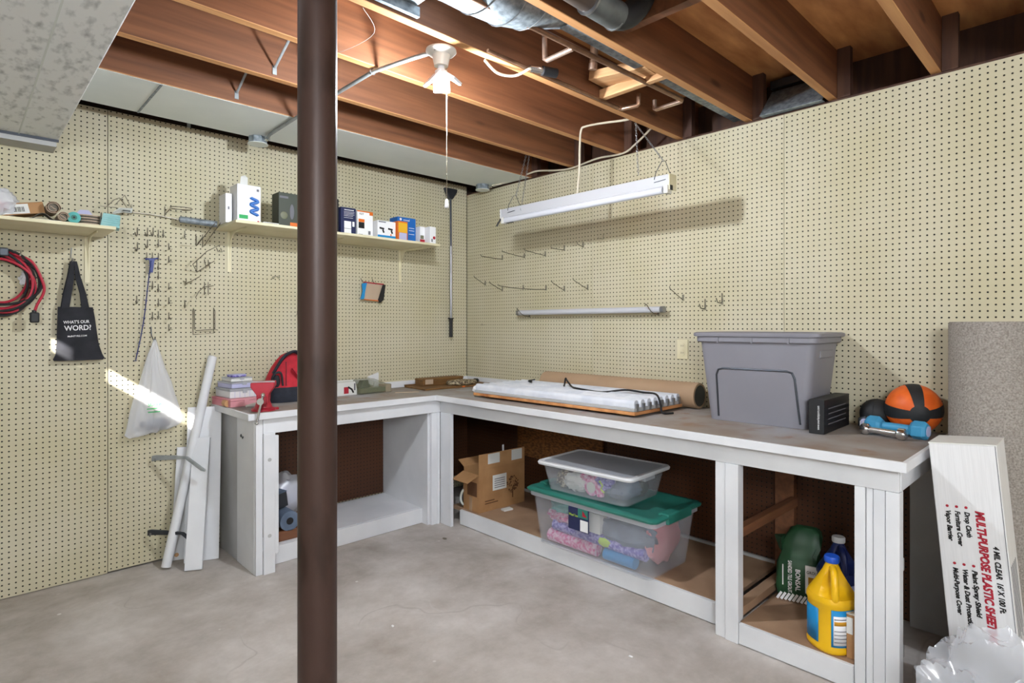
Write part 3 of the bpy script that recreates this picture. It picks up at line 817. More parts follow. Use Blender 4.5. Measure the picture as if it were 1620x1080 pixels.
t = carton('bulb_carton', 'navy blue carton with white lettering panel on long shelf', 'box', -1.272, -1.168, Z0, 2.055, 'navy_box', -.30, .09,
    [(.22, .68, .05, .50, 'print_white', 'label_panel'), (.22, .68, .22, .235, 'print_grey', 'label_line'), (.76, .9, .32, .5, 'print_white', 'icons'), (.22, .86, .90, .925, 'print_white', 'print'), (.2, .9, .84, .85, 'print_white', 'print'), (.2, .9, .79, .80, 'print_white', 'print'), (.2, .9, .74, .75, 'print_white', 'print'), (.2, .8, .69, .70, 'print_white', 'print'), (.2, .8, .62, .63, 'print_white', 'print')], group=G)
t = carton('bulb_carton', 'white carton with orange top and black square print on long shelf', 'box', -1.158, -1.045, Z0, 2.048, 'print_white', -.30, .09,
    [(0, 1, .955, 1, 'box_orange', 'top_band'), (.78, 1, .86, .955, 'box_orange', 'corner_print'), (.08, .45, .56, .68, 'box_orange', 'print'), (.08, .45, .32, .555, 'print_black', 'print'), (.08, .35, .08, .09, 'print_grey', 'print'), (.70, .84, .10, .24, 'print_grey', 'emblem')], 'box_orange', group=G,
    texts=[('FEIT', .12, .84, .018, 'print_black')])
t = carton('bulb_carton', 'low white carton with two black lamp pictures on long shelf', 'box', -1.015, -.878, Z0, 2.002, 'print_white', -.31, .09,
    [(0, 1, .02, .20, 'blue_label', 'blue_band'), (.05, .45, .90, .95, 'print_grey', 'print'), (.7, .76, .2, .3, 'box_orange', 'print')], group=G)
for u in (-.035, .03):
    MB().tube([(u - .02, -.0012, .07), (u + .012, -.0012, .066)], .006, 6).build('lamp_print', 'print_black', t)
    MB().tube([(u + .004, -.0012, .06), (u + .012, -.0012, .04)], .006, 6).build('lamp_print', 'print_black', t)
carton('bulb_carton', 'small orange and yellow carton before the blue bulb box', 'box', -.872, -.795, Z0, 2.012, 'box_orange', -.33, .09,
    [(.05, .95, .42, .92, 'box_yellow', 'front_panel'), (.12, .9, .02, .40, 'lavender', 'label_panel')], group=G)
t = carton('bulb_carton', 'tall bright blue bulb carton with white spiral bulbs on long shelf', 'box', -.815, -.665, Z0, 2.062, 'blue_box', -.235, .10,
    [(.62, .92, .60, .62, 'print_white', 'print'), (.62, .92, .50, .52, 'print_white', 'print'), (.62, .92, .36, .38, 'print_white', 'print'), (.7, .85, .02, .1, 'print_white', 'print')], group=G,
    texts=[('reveal', .3, .86, .022, 'print_white')])
for u in (-.05, -.022):
    MB().blob((u, -.001, .085), (.013, .003, .048), amp=0).build('bulb_print', 'print_white', t, smooth=True)
MB().lathe([(0, 0), (.009, 0), (.009, .001), (0, .001)], 16, Matrix.Translation((-.05, -.0005, .163)) @ Matrix.Rotation(R(90), 4, 'X'), cap=False).build('maker_mark', 'print_white', t)
carton('bulb_carton', 'small grey and red carton next to blue bulb box', 'box', -.652, -.612, Z0, 2.008, 'print_white', -.27, .09,
    [(0, 1, .06, .28, 'print_red', 'print'), (.1, .8, .3, .5, 'olive', 'print'), (0, 1, 0, .06, 'print_grey', 'print')], group=G)
t = carton('bulb_carton', 'small white carton with red round mark at right end of shelf', 'box', -.610, -.558, Z0, 2.005, 'print_white', -.33, .09, [(.25, .45, .12, .3, 'print_grey', 'bulb_print')], group=G)
MB().lathe([(0, 0), (.011, 0), (.011, .001), (0, .001)], 18, Matrix.Translation((.010, -.0005, .045)) @ Matrix.Rotation(R(90), 4, 'X'), cap=False).build('round_mark', 'print_red', t)

# foil roll poking out left of the long shelf
t = thing('foil_roll', 'silver foil wrapped roll sticking out left of the long shelf', 'roll', (-2.0, -.10, 1.889))
MB().tube([(-.12, .03, .008), (0, 0, 0), (.06, -.015, -.004)], .018, 14).build('roll_body', 'galv', t, smooth=True)
MB().tube([(-.124, .031, .008), (-.119, .03, .008)], .012, 14).build('hollow_end', 'steel_dark', t)

# ------------------------------------------------------------------ things on the left shelf
ZA = SA + .0165
t = thing('plastic_pouch', 'clear plastic pouch with red parts at far left of shelf', 'bag', (-2.885, -.26, ZA))
MB().blob((0, 0, .068), (.072, .05, .066), 3, .35, 3, flatten=.001).build('pouch_film', 'clear_bag', t, smooth=True)
MB().blob((-.01, .0, .045), (.05, .03, .032), 5, .4, 4).build('red_parts', 'red_paint', t, smooth=True)
t = thing('labelled_box', 'tilted brown carton with white barcode label on left shelf', 'box', (-2.80, -.22, ZA), (0, R(-12), 0))
MB().box(-.085, .085, -.055, .055, .022, .072).build('carton_body', 'cardboard', t, bevel=.002)
MB().box(-.083, .083, -.053, .053, .0725, .074).build('tuck_flap', 'cardboard', t)
MB().box(-.083, .03, -.0562, -.0552, .026, .068).build('label_sheet', 'paper', t)
for k in range(9):
    MB().box(-.028 + k * .0048, -.028 + k * .0048 + (.0028 if k % 3 else .0018), -.0568, -.0563, .034, .056).build('bar', 'print_black', t)
def belt_roll(label, x, z, r, y=-.25, ln=.12):
    t = thing('sanding_belt_roll', label, 'roll', (x, y, z), group='rolled sanding belts')
    pts = []
    for k in range(44):
        a = k / 43 * math.pi * 2.0 * 1.9; rr = r * (1 - .42 * k / 43)
        pts.append((rr * math.cos(a), rr * math.sin(a)))
    mb = MB(); rings = []
    th = .0022
    for (x_, z_) in pts:
        d = math.hypot(x_, z_); k = (d - th) / d
        rings.append([(x_, -ln / 2, z_), (x_, ln / 2, z_), (x_ * k, ln / 2, z_ * k), (x_ * k, -ln / 2, z_ * k)])
    mb.loft(rings).build('belt', 'mat_edge', t, smooth=True)
    MB().tube([(-r * .35, -ln * .42, r * .22), (-r * .1, -ln * .42, r * .1), (r * .1, -ln * .42, -r * .1), (r * .35, -ln * .42, -r * .18)], .002, 6).build('belt_fold', 'mat_edge', t, smooth=True)
    MB().lathe([(0, ln * .4), (r * .6, ln * .4), (r * .6, ln * .42), (0, ln * .42)], 18, Matrix.Rotation(R(90), 4, 'X'), cap=False).build('dark_core', 'mat_grey', t)
belt_roll('larger curled grey sanding belt resting on left shelf', -2.697, ZA + .063, .030)
belt_roll('smaller curled grey sanding belt low on left shelf', -2.662, ZA + .024, .023, -.27)
t = thing('sandpaper_sheet', 'loose curled tan sandpaper sheets in front of belts on shelf', 'paper', (-2.735, -.29, ZA))
vs = []; fs = []
for i in range(9):
    for j in range(2): vs.append((-.05 + .1 * i / 8, -.03 + .06 * j, .003 + .030 * math.sin(i / 8 * math.pi) ** 2))
for i in range(8): fs.append((2 * i, 2 * i + 2, 2 * i + 3, 2 * i + 1))
MB().add(vs, fs).build('sheet', 'mat_grey', t, solid=.0015)
MB().box(-.04, .07, -.035, .02, .0005, .003).build('white_sheet', 'paper', t)
t = thing('teal_mesh_roll', 'small rolled teal abrasive mesh on left shelf', 'roll', (-2.622, -.27, ZA + .026))
MB().tube([(0, -.05, 0), (0, .06, 0)], .026, 18).build('roll_body', 'teal', t, smooth=True)
MB().tube([(0, -.052, 0), (0, -.0505, 0)], .012, 14).build('roll_eye', 'green_lid', t)
MB().tube([(0, -.0535, 0), (0, -.0525, 0)], .005, 10).build('roll_hole', 'black', t)
for k in range(4):
    t = thing('abrasive_disc', ['lowest', 'second lowest', 'second highest', 'topmost'][k] + ' dark abrasive disc in the stack on left shelf', 'disc', (-2.555 - .002 * k, -.25, ZA + .013 * k), group='stacked abrasive discs')
    MB().lathe([(.0, 0), (.056, 0), (.056, .0055), (0, .0055)], 28, cap=False).build('grit_layer', 'mat_grey', t)
    MB().lathe([(.0, .0055), (.057, .0055), (.057, .010), (0, .010)], 28, cap=False).build('felt_layer', 'mat_edge', t)
t = thing('folded_card', 'pale lavender folded card standing behind abrasive discs', 'card', (-2.565, -.16, ZA + .001))
MB().prism([(-.05, .045), (-.015, .09), (.02, .092), (.055, .045), (.05, 0), (-.05, 0)], .004).build('card', 'lavender', t)
MB().prism([(-.095, .03), (-.03, .075), (-.02, .0), (-.09, .0)], .003, Matrix.Translation((0, .006, 0))).build('back_card', 'olive', t)
t = thing('teal_mesh_pack', 'pale teal pack of drywall mesh at right end of left shelf', 'pack', (-2.483, -.265, ZA), (0, R(5), R(-8)))
for k in range(6):
    MB().box(-.030 + .001 * k, .046 - .002 * (k % 2), -.05, .05, .0105 * k, .0105 * k + .0098).build('mesh_sheet', 'teal_light', t)
MB().box(-.034, -.030, -.051, .051, 0, .062).build('spine', 'dark_green', t)

# ------------------------------------------------------------------ pegboard clutter on the back wall
HCOL = {-2.312: 'leftmost hook column', -2.265: 'column behind the blue strip handle', -2.238: 'column just right of blue strip', -2.21: 'longest hook column right of blue strip', -2.186: 'short column by the long one', -2.158: 'column of L hooks', -2.078: 'lone column under the foil roll'}
hcount = {}
def j_hook(x, z, kind):
    k = hcount[x] = hcount.get(x, -1) + 1
    t = thing('peg_hook', {'j': 'curved J hook', 'l': 'straight L hook', 'n': 'narrow wire hook'}[kind] + ', ' + ORD[k] + ' from top in the ' + HCOL[x], 'hook', (x, 0, z), group={'j': 'J hooks on the back pegboard', 'l': 'L hooks on the back pegboard', 'n': 'narrow hooks on the back pegboard'}[kind])
    if kind == 'j': pts = [(.004, -.004, .042), (.003, -.004, .006), (-.002, -.012, -.006), (-.010, -.026, -.004), (-.014, -.034, .012)]
    elif kind == 'l': pts = [(0, -.004, .035), (0, -.004, .0), (-.004, -.02, -.002), (-.010, -.055, .0), (-.010, -.056, .008)]
    else: pts = [(0, -.004, .036), (.001, -.004, -.002), (-.004, -.018, -.008), (-.008, -.026, .008)]
    MB().tube(pts, .0026, 6).build('hook_wire', 'wire_dark', t, smooth=True)
    MB().tube([(.010, -.003, .004), (-.006, -.003, .004)] if kind != 'l' else [(.018, -.003, .004), (-.004, -.003, .004)], .002, 6).build('cross_wire', 'wire', t)
for x, z, k in ((-2.312, 1.795, 'j'), (-2.265, 1.800, 'j'), (-2.238, 1.803, 'j'), (-2.21, 1.80, 'n'), (-2.186, 1.803, 'n'), (-2.312, 1.715, 'j'), (-2.265, 1.735, 'j'), (-2.21, 1.748, 'n'), (-2.158, 1.732, 'l'),
                (-2.265, 1.67, 'n'), (-2.238, 1.672, 'n'), (-2.21, 1.672, 'n'), (-2.158, 1.66, 'l'), (-2.21, 1.622, 'n'), (-2.21, 1.57, 'n'), (-2.238, 1.515, 'n'), (-2.21, 1.50, 'n'), (-2.158, 1.51, 'l'),
                (-2.21, 1.42, 'n'), (-2.158, 1.43, 'l'), (-2.312, 1.432, 'n'), (-2.238, 1.345, 'n'), (-2.21, 1.35, 'n'), (-2.158, 1.345, 'l'), (-2.158, 1.28, 'l'), (-2.078, 1.81, 'n'), (-2.078, 1.415, 'n')):
    j_hook(x, z, k)
def wire_thing(name, label, cat, runs, mat='wire_dark', r=.0022, group=None, part='wire'):
    t = thing(name, label, cat, (runs[0][0][0], 0, runs[0][0][2]), group=group)
    ox, oz = runs[0][0][0], runs[0][0][2]
    for pts in runs:
        MB().tube([(x - ox, y, z - oz) for x, y, z in pts], r, 6).build(part, mat, t, smooth=True)
    return t
wire_thing('peg_bracket', 'pair of slanting wire arms just left of the long shelf', 'hook',
    [[(-2.06, -.16, 1.80), (-2.02, -.01, 1.765), (-1.985, -.003, 1.82)], [(-2.02, -.004, 1.765), (-2.02, -.003, 1.835)], [(-1.985, -.02, 1.765), (-1.93, -.17, 1.90), (-1.925, -.175, 1.915)], [(-1.985, -.003, 1.76), (-1.985, -.003, 1.835)], [(-2.015, -.006, 1.77), (-1.96, -.14, 1.885)]])
wire_thing('peg_bracket', 'wire tool loop below the slanting arms beside shelf bracket', 'hook',
    [[(-2.015, -.003, 1.615), (-2.06, -.09, 1.65), (-2.01, -.17, 1.72), (-1.945, -.18, 1.76)], [(-2.015, -.003, 1.615), (-1.96, -.06, 1.665), (-1.94, -.07, 1.68)], [(-2.015, -.003, 1.615), (-2.015, -.003, 1.68)], [(-1.975, -.003, 1.69), (-1.975, -.03, 1.64), (-1.985, -.06, 1.635)], [(-1.955, -.003, 1.69), (-1.955, -.03, 1.64), (-1.965, -.06, 1.635)]])
wire_thing('peg_bracket', 'bent double wire hook under the tool loop', 'hook',
    [[(-1.975, -.003, 1.535), (-2.02, -.06, 1.50), (-2.045, -.09, 1.465), (-2.04, -.09, 1.455)], [(-1.975, -.003, 1.56), (-1.975, -.003, 1.50), (-1.985, -.04, 1.485)], [(-1.955, -.003, 1.56), (-1.955, -.003, 1.50), (-1.965, -.04, 1.485)], [(-1.985, -.006, 1.53), (-1.93, -.02, 1.54)]])
wire_thing('peg_bracket', 'small forked wire hook left of the bent double hook', 'hook', [[(-2.078, -.003, 1.545), (-2.06, -.03, 1.555), (-2.02, -.08, 1.585)], [(-2.085, -.003, 1.56), (-2.07, -.02, 1.54)], [(-2.07, -.003, 1.565), (-2.08, -.02, 1.535)]])
wire_thing('wire_staple', 'small square wire staple under left end of long shelf', 'hook', [[(-1.91, -.003, 1.765), (-1.91, -.03, 1.74), (-1.887, -.03, 1.74), (-1.887, -.003, 1.765)]])
wire_thing('wire_rack', 'open U-shaped wire rack hanging flat on back pegboard', 'frame',
    [[(-2.033, -.003, 1.405), (-2.03, -.012, 1.39), (-2.03, -.012, 1.285), (-2.022, -.02, 1.278), (-1.925, -.02, 1.285)], [(-2.036, -.006, 1.40), (-2.036, -.006, 1.255), (-1.926, -.006, 1.262), (-1.926, -.006, 1.41)], [(-1.926, -.003, 1.41), (-1.921, -.012, 1.395), (-1.921, -.012, 1.285), (-1.908, -.02, 1.28)]])
ring = [(-2.108 + .055 * math.cos(a), -.055 + .05 * math.sin(a), 1.962 + .001 * math.sin(a)) for a in [2 * math.pi * i / 22 for i in range(23)]]
wire_thing('ring_holder', 'wire ring tool holder above the hook cluster', 'hook', [ring, [(-2.16, -.04, 1.955), (-2.178, -.003, 1.925)], [(-2.178, -.003, 1.97), (-2.178, -.003, 1.91)]])
wire_thing('tool_rail', 'thin flat metal rail above the hook cluster', 'rail', [[(-2.34, -.01, 1.915), (-2.25, -.01, 1.915), (-2.11, -.012, 1.905)]], 'wire', .004, part='rail')
wire_thing('wire_hanger', 'zigzag wire hanger above the pale teal pack', 'hook',
    [[(-2.46, -.10, 1.915), (-2.43, -.09, 1.955), (-2.40, -.06, 1.975), (-2.36, -.02, 1.935)], [(-2.425, -.09, 1.93), (-2.375, -.05, 1.995), (-2.335, -.004, 1.935)], [(-2.49, -.12, 1.91), (-2.42, -.10, 1.915), (-2.34, -.02, 1.90)], [(-2.335, -.003, 1.96), (-2.335, -.003, 1.91)]], 'wire')
t = thing('peg_clip', 'bent white metal clip hooked above the hook cluster', 'clip', (-2.39, -.10, 1.895))
MB().add([(-.05, -.03, -.01), (-.02, -.02, .018), (.045, .03, .032), (.045, .05, .012), (.0, .02, .004), (-.05, .0, -.015)], [(0, 1, 2, 3, 4, 5)]).build('clip_plate', 'galv_dull', t, solid=.003)
MB().box(-.004, .03, -.008, -.004, .006, .012).build('slot', 'black', t)
wire_thing('peg_hook', 'double wire hook below long shelf beside the column', 'hook', [[(-1.585, -.003, 1.605), (-1.585, -.03, 1.60), (-1.585, -.035, 1.615)], [(-1.585, -.004, 1.612), (-1.545, -.004, 1.618)], [(-1.55, -.003, 1.61), (-1.55, -.03, 1.605), (-1.55, -.035, 1.62)]], 'wire', .0025)
wire_thing('peg_hook', 'single thin wire hook low beside the column', 'hook', [[(-1.425, -.003, 1.40), (-1.43, -.02, 1.385), (-1.445, -.03, 1.37)]], 'wire', .002)

# blue drain strip
t = thing('drain_strip', 'long blue barbed plastic drain strip hanging on back pegboard', 'tool', (-2.252, -.035, 1.66))
P = cable(None, '', '', [(0, 0, 0), (-.012, .004, -.12), (-.025, .012, -.27), (-.042, .016, -.40), (-.068, .020, -.545)], 0, None)
MB().tube(P, [.0052] * (len(P) - 1) + [.003], 8, flat=.5).build('strip', 'blue_plastic', t, smooth=True)
MB().prism([(-.012, 0), (-.020, .012), (.020, .012), (.012, 0), (.005, -.065), (-.007, -.065)], .005, Matrix.Translation((.004, -.002, 0))).build('grip', 'blue_plastic', t, bevel=.001)
MB().tube([(-.026, .002, .006), (.034, .002, .014)], .004, 8).build('cross_bar', 'blue_plastic', t, smooth=True)
bm_ = MB()
for p in P[2::2]: bm_.tube([(p.x - .009, p.y, p.z + .004), (p.x, p.y, p.z), (p.x + .009, p.y, p.z + .004)], .0013, 5)
bm_.build('barbs', 'blue_plastic', t)

# cord bundle
t = thing('jumper_cable_coil', 'coil of red and black cable hung at the far left', 'cable', (-2.80, -.055, 1.655))
rnd = random.Random(3)
cords = (('red_cord', 7), ('black_rubber', 7))
for m, n in cords:
    for k in range(n):
        a0 = rnd.uniform(0, 6); cx = -.065 + rnd.uniform(-.016, .016); cz = -.135 + rnd.uniform(-.03, .01)
        rx = .118 + rnd.uniform(-.028, .024); rz = .130 + rnd.uniform(-.022, .024)
        pts = []
        for i in range(40):
            a = 2 * math.pi * i / 40
            pinch = 1 - .25 * max(0, math.sin(a)) ** 6
            pts.append((cx + rx * math.cos(a) * pinch, rnd.uniform(-.002, .002) + .025 * math.sin(a * 1 + a0) , cz + rz * math.sin(a) + .004 * math.sin(3 * a + a0)))
        MB().tube(pts, .0058, 8, close=True).build('cable_loop', m, t, smooth=True)
MB().tube(cable(None, '', '', [(-.02, -.02, -.01), (.045, -.028, -.045), (.085, -.03, -.14), (.088, -.03, -.19), (.065, -.03, -.245), (.053, -.03, -.285)], 0, None), .006, 8).build('cable_tail', 'red_cord', t, smooth=True)
MB().box(.036, .072, -.042, -.014, -.335, -.285).build('end_plug', 'black', t, bevel=.006)
MB().tube([(.053, -.028, -.29), (.053, -.028, -.275)], .009, 10).build('plug_collar', 'black', t, smooth=True)
MB().tube([(-.02, .03, .0), (-.02, -.03, .004), (.005, -.045, .004), (.0, -.045, -.02)], .004, 8).build('hook', 'chrome', t, smooth=True)
MB().box(-.075, -.04, -.035, .02, -.025, .015).build('wrap_strap', 'steel_dark', t, bevel=.006)
t = thing('sheet_clip', 'small crumpled white clip seen inside the red cable coil', 'clip', (-2.775, -.02, 1.53))
MB().blob((0, 0, 0), (.022, .015, .032), 4, .6, 4).build('clip_body', 'white_plastic', t, smooth=True)

# tote bag
t = thing('tote_bag', 'black cloth tote bag with white lettering hung on a hook', 'bag', (-2.568, -.03, 1.13))
def cloth_panel(rows, y0, bul, nx=10, seed=0):
    """rows: (z, x0, x1) from the top down; double-sided pillow"""
    fr = []; bk = []
    for z, a, b in rows:
        rf = []; rb = []
        for i in range(nx + 1):
            u = i / nx; x = a + (b - a) * u
            k = math.sin(math.pi * u) ** .6 * bul + .004 * mnoise.noise(Vector((u * 4, z * 9, seed)))
            rf.append((x, y0 - k - .002, z)); rb.append((x, y0 + k * .5 + .002, z))
        fr.append(rf); bk.append(rb)
    rings = [f + list(reversed(b_)) for f, b_ in zip(fr, bk)]
    return rings
MB().loft(cloth_panel([(.27, -.085, .058), (.22, -.086, .066), (.15, -.088, .074), (.08, -.09, .083), (.03, -.094, .098), (.008, -.104, .108), (0, -.10, .10)], 0, .012)).build('bag_body', 'black_cloth', t, smooth=True)
for side in (-1, 1):
    q = .012
    rows = [(.50, -.034, -.022), (.42, -.046, -.02), (.34, -.062, -.030), (.262, -.072, -.040)] if side < 0 else [(.50, -.022, -.010), (.42, -.016, .006), (.34, .002, .028), (.262, .010, .042)]
    MB().loft([[(a, -.004 - q, z), (b, -.004 - q, z), (b, -.001 - q, z), (a, -.001 - q, z)] for z, a, b in rows]).build('handle', 'black_cloth', t)
    MB().loft([[(a + side * .002, .010, z), (b + side * .002, .010, z), (b + side * .002, .013, z), (a + side * .002, .013, z)] for z, a, b in rows]).build('handle', 'black_cloth', t)
mt = lambda x, z: frame_mtx((x, -.0185, z), (1, 0, .05), (0, 0, 1))
text('lettering', "WHAT'S OUR", .021, 'print_white', t, mt(-.064, .185), width=.106, bold=.0003)
text('lettering', 'WORD?', .036, 'print_white', t, mt(-.060, .150), width=.110, bold=.0006)
text('lettering', 'McINTYRE.COM', .011, 'print_white', t, mt(-.048, .118), width=.078, bold=.0002)
wire_thing('peg_hook', 'long thin wire hook carrying the black tote bag', 'hook', [[(-2.595, -.003, 1.70), (-2.598, -.004, 1.655), (-2.595, -.02, 1.63), (-2.595, -.045, 1.628), (-2.594, -.052, 1.645)]], 'steel', .0026)

# plastic shopping bag
t = thing('shopping_bag', 'white translucent plastic shopping bag hanging from a hook', 'bag', (-2.235, -.045, .725))
rings = []
for z, a, b, d in ((.505, -.006, .006, .006), (.47, -.018, .016, .012), (.42, -.036, .030, .016), (.35, -.055, .050, .022), (.27, -.075, .080, .028), (.20, -.098, .098, .036), (.12, -.118, .122, .042), (.06, -.132, .132, .040), (.02, -.142, .130, .032), (.0, -.12, .10, .014)):
    r_ = []
    n = 48
    for i in range(n):
        an = 2 * math.pi * i / n; u = math.cos(an)
        fold = 1 + (.30 * mnoise.noise(Vector((u * 5.5, z * 2.2, 1.3 if math.sin(an) > 0 else 4.4))) + .10 * math.sin(u * 16 + z * 9)) * min(1, (.5 - z) * 6 + .2)
        r_.append(((a + b) / 2 + (b - a) / 2 * u, -d * math.sin(an) * fold, z + (.02 * u if z < .1 else 0) + .008 * mnoise.noise(Vector((u * 4, z * 6, 9)))))
    rings.append(r_)
MB().loft(rings).build('bag_film', 'bag_film', t, smooth=True)
MB().blob((.0, -.002, .046), (.072, .019, .030), 8, .2, 3).build('packed_item', 'steel_dark', t, smooth=True)
text('lettering', 'SUPER', .024, 'print_green', t, frame_mtx((-.045, -.058, .150), (1, 0, .02), (0, .15, 1)), width=.066, bold=.0004)
MB().box(-.05, .0, -.060, -.058, .134, .139).build('print_swoosh', 'print_green', t)
MB().box(-.045, .012, -.060, -.058, .116, .121).build('print_line', 'print_green', t)
wire_thing('peg_hook', 'long thin wire hook carrying the white shopping bag', 'hook', [[(-2.245, -.003, 1.30), (-2.243, -.006, 1.25), (-2.238, -.03, 1.225), (-2.236, -.05, 1.23), (-2.236, -.052, 1.245)]], 'steel_dark', .0026)

# small pouch below the long shelf
t = thing('hanging_pouch', 'small framed pouch with blue and black corners hung on two hooks', 'pouch', (-.885, -.02, 1.545), (0, R(3), 0))
MB().loft(cloth_panel([(.062, -.075, .078), (.03, -.07, .07), (0, -.068, .064), (-.03, -.07, .06), (-.058, -.076, .058)], 0, .010)).build('pouch_body', 'lavender' if 0 else 'mat_edge', t, smooth=True)
MB().prism([(-.095, .05), (-.055, .06), (-.065, .0), (-.07, -.055), (-.10, -.06), (-.085, 0)], .006, Matrix.Translation((0, -.016, 0))).build('blue_side', 'blue_label', t)
MB().prism([(.095, .06), (.075, .06), (.04, -.055), (.055, -.075), (.085, -.05)], .006, Matrix.Translation((0, -.016, 0))).build('black_side', 'black', t)
MB().box(-.08, .082, -.015, -.011, .058, .066).build('top_band', 'print_red', t)
MB().box(-.07, .05, -.015, -.011, -.062, -.056).build('bottom_band', 'box_orange', t)
for x, sd in ((-.955, 'blue'), (-.865, 'black')):
    wire_thing('peg_hook', 'slim wire hook above the pouch on its %s side' % sd, 'hook', [[(x - .012, -.003, 1.64), (x - .004, -.01, 1.615), (x, -.034, 1.60), (x, -.036, 1.612)]], 'wire_dark', .0022, 'hooks above the pouch')

# telescopic pole in the corner
t = thing('telescopic_pole', 'long thin metal pole with black grip hanging in corner', 'pole', (-.19, -.03, 1.216))
MB().tube([(0, 0, .15), (0, 0, .72)], .011, 14).build('lower_tube', 'steel', t, smooth=True)
MB().tube([(0, 0, .72), (-.004, 0, 1.10)], .0085, 14).build('upper_tube', 'steel_dark', t, smooth=True)
MB().tube([(0, 0, 0), (0, 0, .13), (0, 0, .15)], [.015, .015, .018], 14).build('grip', 'black', t, smooth=True)
MB().tube([(0, 0, .145), (0, 0, .152)], .025, 16).build('grip_collar', 'black', t, smooth=True)
MB().prism([(-.018, 0), (-.055, .06), (-.06, .085), (.06, .085), (.055, .06), (.012, 0)], .03, Matrix.Translation((-.004, -.015, 1.09))).build('head', 'steel_dark', t, bevel=.004)
# ------------------------------------------------------------------ boards leaning by the bench end
def lean_board(name, label, cat, p0, p1, width, thick, wdir, mat='white_paint', parts=()):
    """a board from its foot p0 to its top p1; wdir is the direction of its width"""
    p0 = Vector(p0); p1 = Vector(p1); z = (p1 - p0).normalized(); x = Vector(wdir); x = (x - z * x.dot(z)).normalized(); y = z.cross(x)
    m = Matrix((x, y, z)).transposed().to_4x4(); m.translation = p0
    t = thing(name, label, cat, p0); L = (p1 - p0).length
    t.matrix_world = m
    MB().box(-width / 2, width / 2, -thick / 2, thick / 2, 0, L).build('plank', mat, t, bevel=.002)
    for nm, a, mm in parts: MB().box(*a).build(nm, mm, t)
    return t, L
lean_board('shelf_board', 'widest white board leaning on back wall behind the white tube', 'board', (-2.035, -.16, 0.002), (-1.985, -.045, .84), .172, .018, (1, -.30, 0))
t, L = lean_board('trim_board', 'white batten with wood plugs standing behind the leaning tube', 'board', (-2.125, -.055, 0.002), (-2.085, -.024, .62), .075, .016, (1, -.1, 0))
for z in (.03, .21):
    MB().lathe([(0, 0), (.011, 0), (.011, .002), (0, .002)], 16, Matrix.Translation((-.01, -.008, z)) @ Matrix.Rotation(R(90), 4, 'X'), cap=False).build('wood_plug', 'pine', t)
lean_board('shelf_board', 'short white board leaning in front of the widest board', 'board', (-2.105, -.27, 0.004), (-2.018, -.105, .675), .085, .020, (1, -.55, 0))
t = thing('white_tube', 'long white tube leaning diagonally against the back pegboard', 'tube', (-2.205, -.145, .012))
MB().tube([(0, 0, 0), (.262, .103, 1.115)], .024, 24).build('tube_body', 'white_paint', t, smooth=True)
MB().tube([(.2616, .1028, 1.1145), (.2623, .1031, 1.1165)], .019, 20).build('tube_mouth', 'grey_paint', t)
def bracket_piece(label, loc, rz, mat, tilt):
    t = thing('shelf_bracket', label, 'bracket', loc, (0, R(tilt), R(rz)))
    MB().prism([(0, 0), (0, .030), (.02, .034), (.14, .034), (.20, .03), (.20, .018), (.12, .012), (.03, .006)], .014, Matrix.Translation((0, -.007, 0))).build('arm', mat, t, bevel=.003)
    MB().prism([(.19, .018), (.20, .031), (.30, -.038), (.302, -.05), (.28, -.045)], .014, Matrix.Translation((0, -.007, 0))).build('lower_arm', mat, t, bevel=.003)
    MB().tube([(.02, -.009, .012), (.02, .009, .012)], .006, 10).build('rivet', 'steel', t)
bracket_piece('pale grey metal shelf bracket sticking out between leaning boards', (-2.245, -.03, .565), -48, 'matte_steel', 0)
bracket_piece('dark metal shelf bracket low between leaning boards', (-2.265, -.03, .165), -48, 'steel_dark', 2)

# ------------------------------------------------------------------ back bench, from the left
def organiser(label, x, y, z, w, d, h, mat, lid, rz, slots=5, group='stacked organiser cases'):
    t = thing('organiser_case', label, 'case', (x, y, z + .0005), (0, 0, R(rz)), group)
    MB().box(-w / 2, w / 2, -d / 2, d / 2, 0, h * .72).build('case_tray', mat, t, bevel=.003)
    MB().box(-w / 2 - .002, w / 2 + .002, -d / 2 - .002, d / 2 + .002, h * .73, h).build('case_lid', lid, t, bevel=.003)
    for k in range(1, slots):
        x_ = -w / 2 + w * k / slots
        MB().box(x_ - .001, x_ + .001, -d / 2 - .001, -d / 2, h * .05, h * .7).build('divider', 'lavender', t)
    MB().box(-.012, .012, -d / 2 - .005, -d / 2 - .002, h * .5, h * .85).build('latch', lid, t)
z = BT + .001
organiser('pink flat case at the bottom of the organiser stack', -1.848, -.155, z, .175, .24, .046, 'pink', 'pink', 6, 1)
organiser('clear white organiser case lying on the pink case', -1.84, -.145, z + .047, .165, .20, .052, 'white_plastic', 'lid_clear', 4, 6)
organiser('shallow clear organiser with blue edge in the stack', -1.84, -.14, z + .100, .145, .17, .034, 'blue_label' if 0 else 'lavender', 'lid_clear', 8, 4)
organiser('thin pale case near the top of the organiser stack', -1.838, -.13, z + .135, .12, .14, .022, 'paper', 'lid_clear', 3, 2)
organiser('small purple trinket case topping the organiser stack', -1.838, -.125, z + .158, .085, .06, .014, 'purple', 'lavender', 12, 2)
tag(MB().tube([(-1.925, -.255, BT + .022), (-1.925, -.20, BT + .022)], .02, 12).build('wood_dowel', 'pine', smooth=True), 'short orange wood dowel at the counter corner by pink case', 'dowel')
tag(MB().tube([(-1.80, -.315, BT + .012), (-1.86, -.345, BT + .011)], [.011, .006], 10).build('glue_bottle', 'paper', smooth=True), 'small crumpled white tube lying beside the red vise', 'tube')

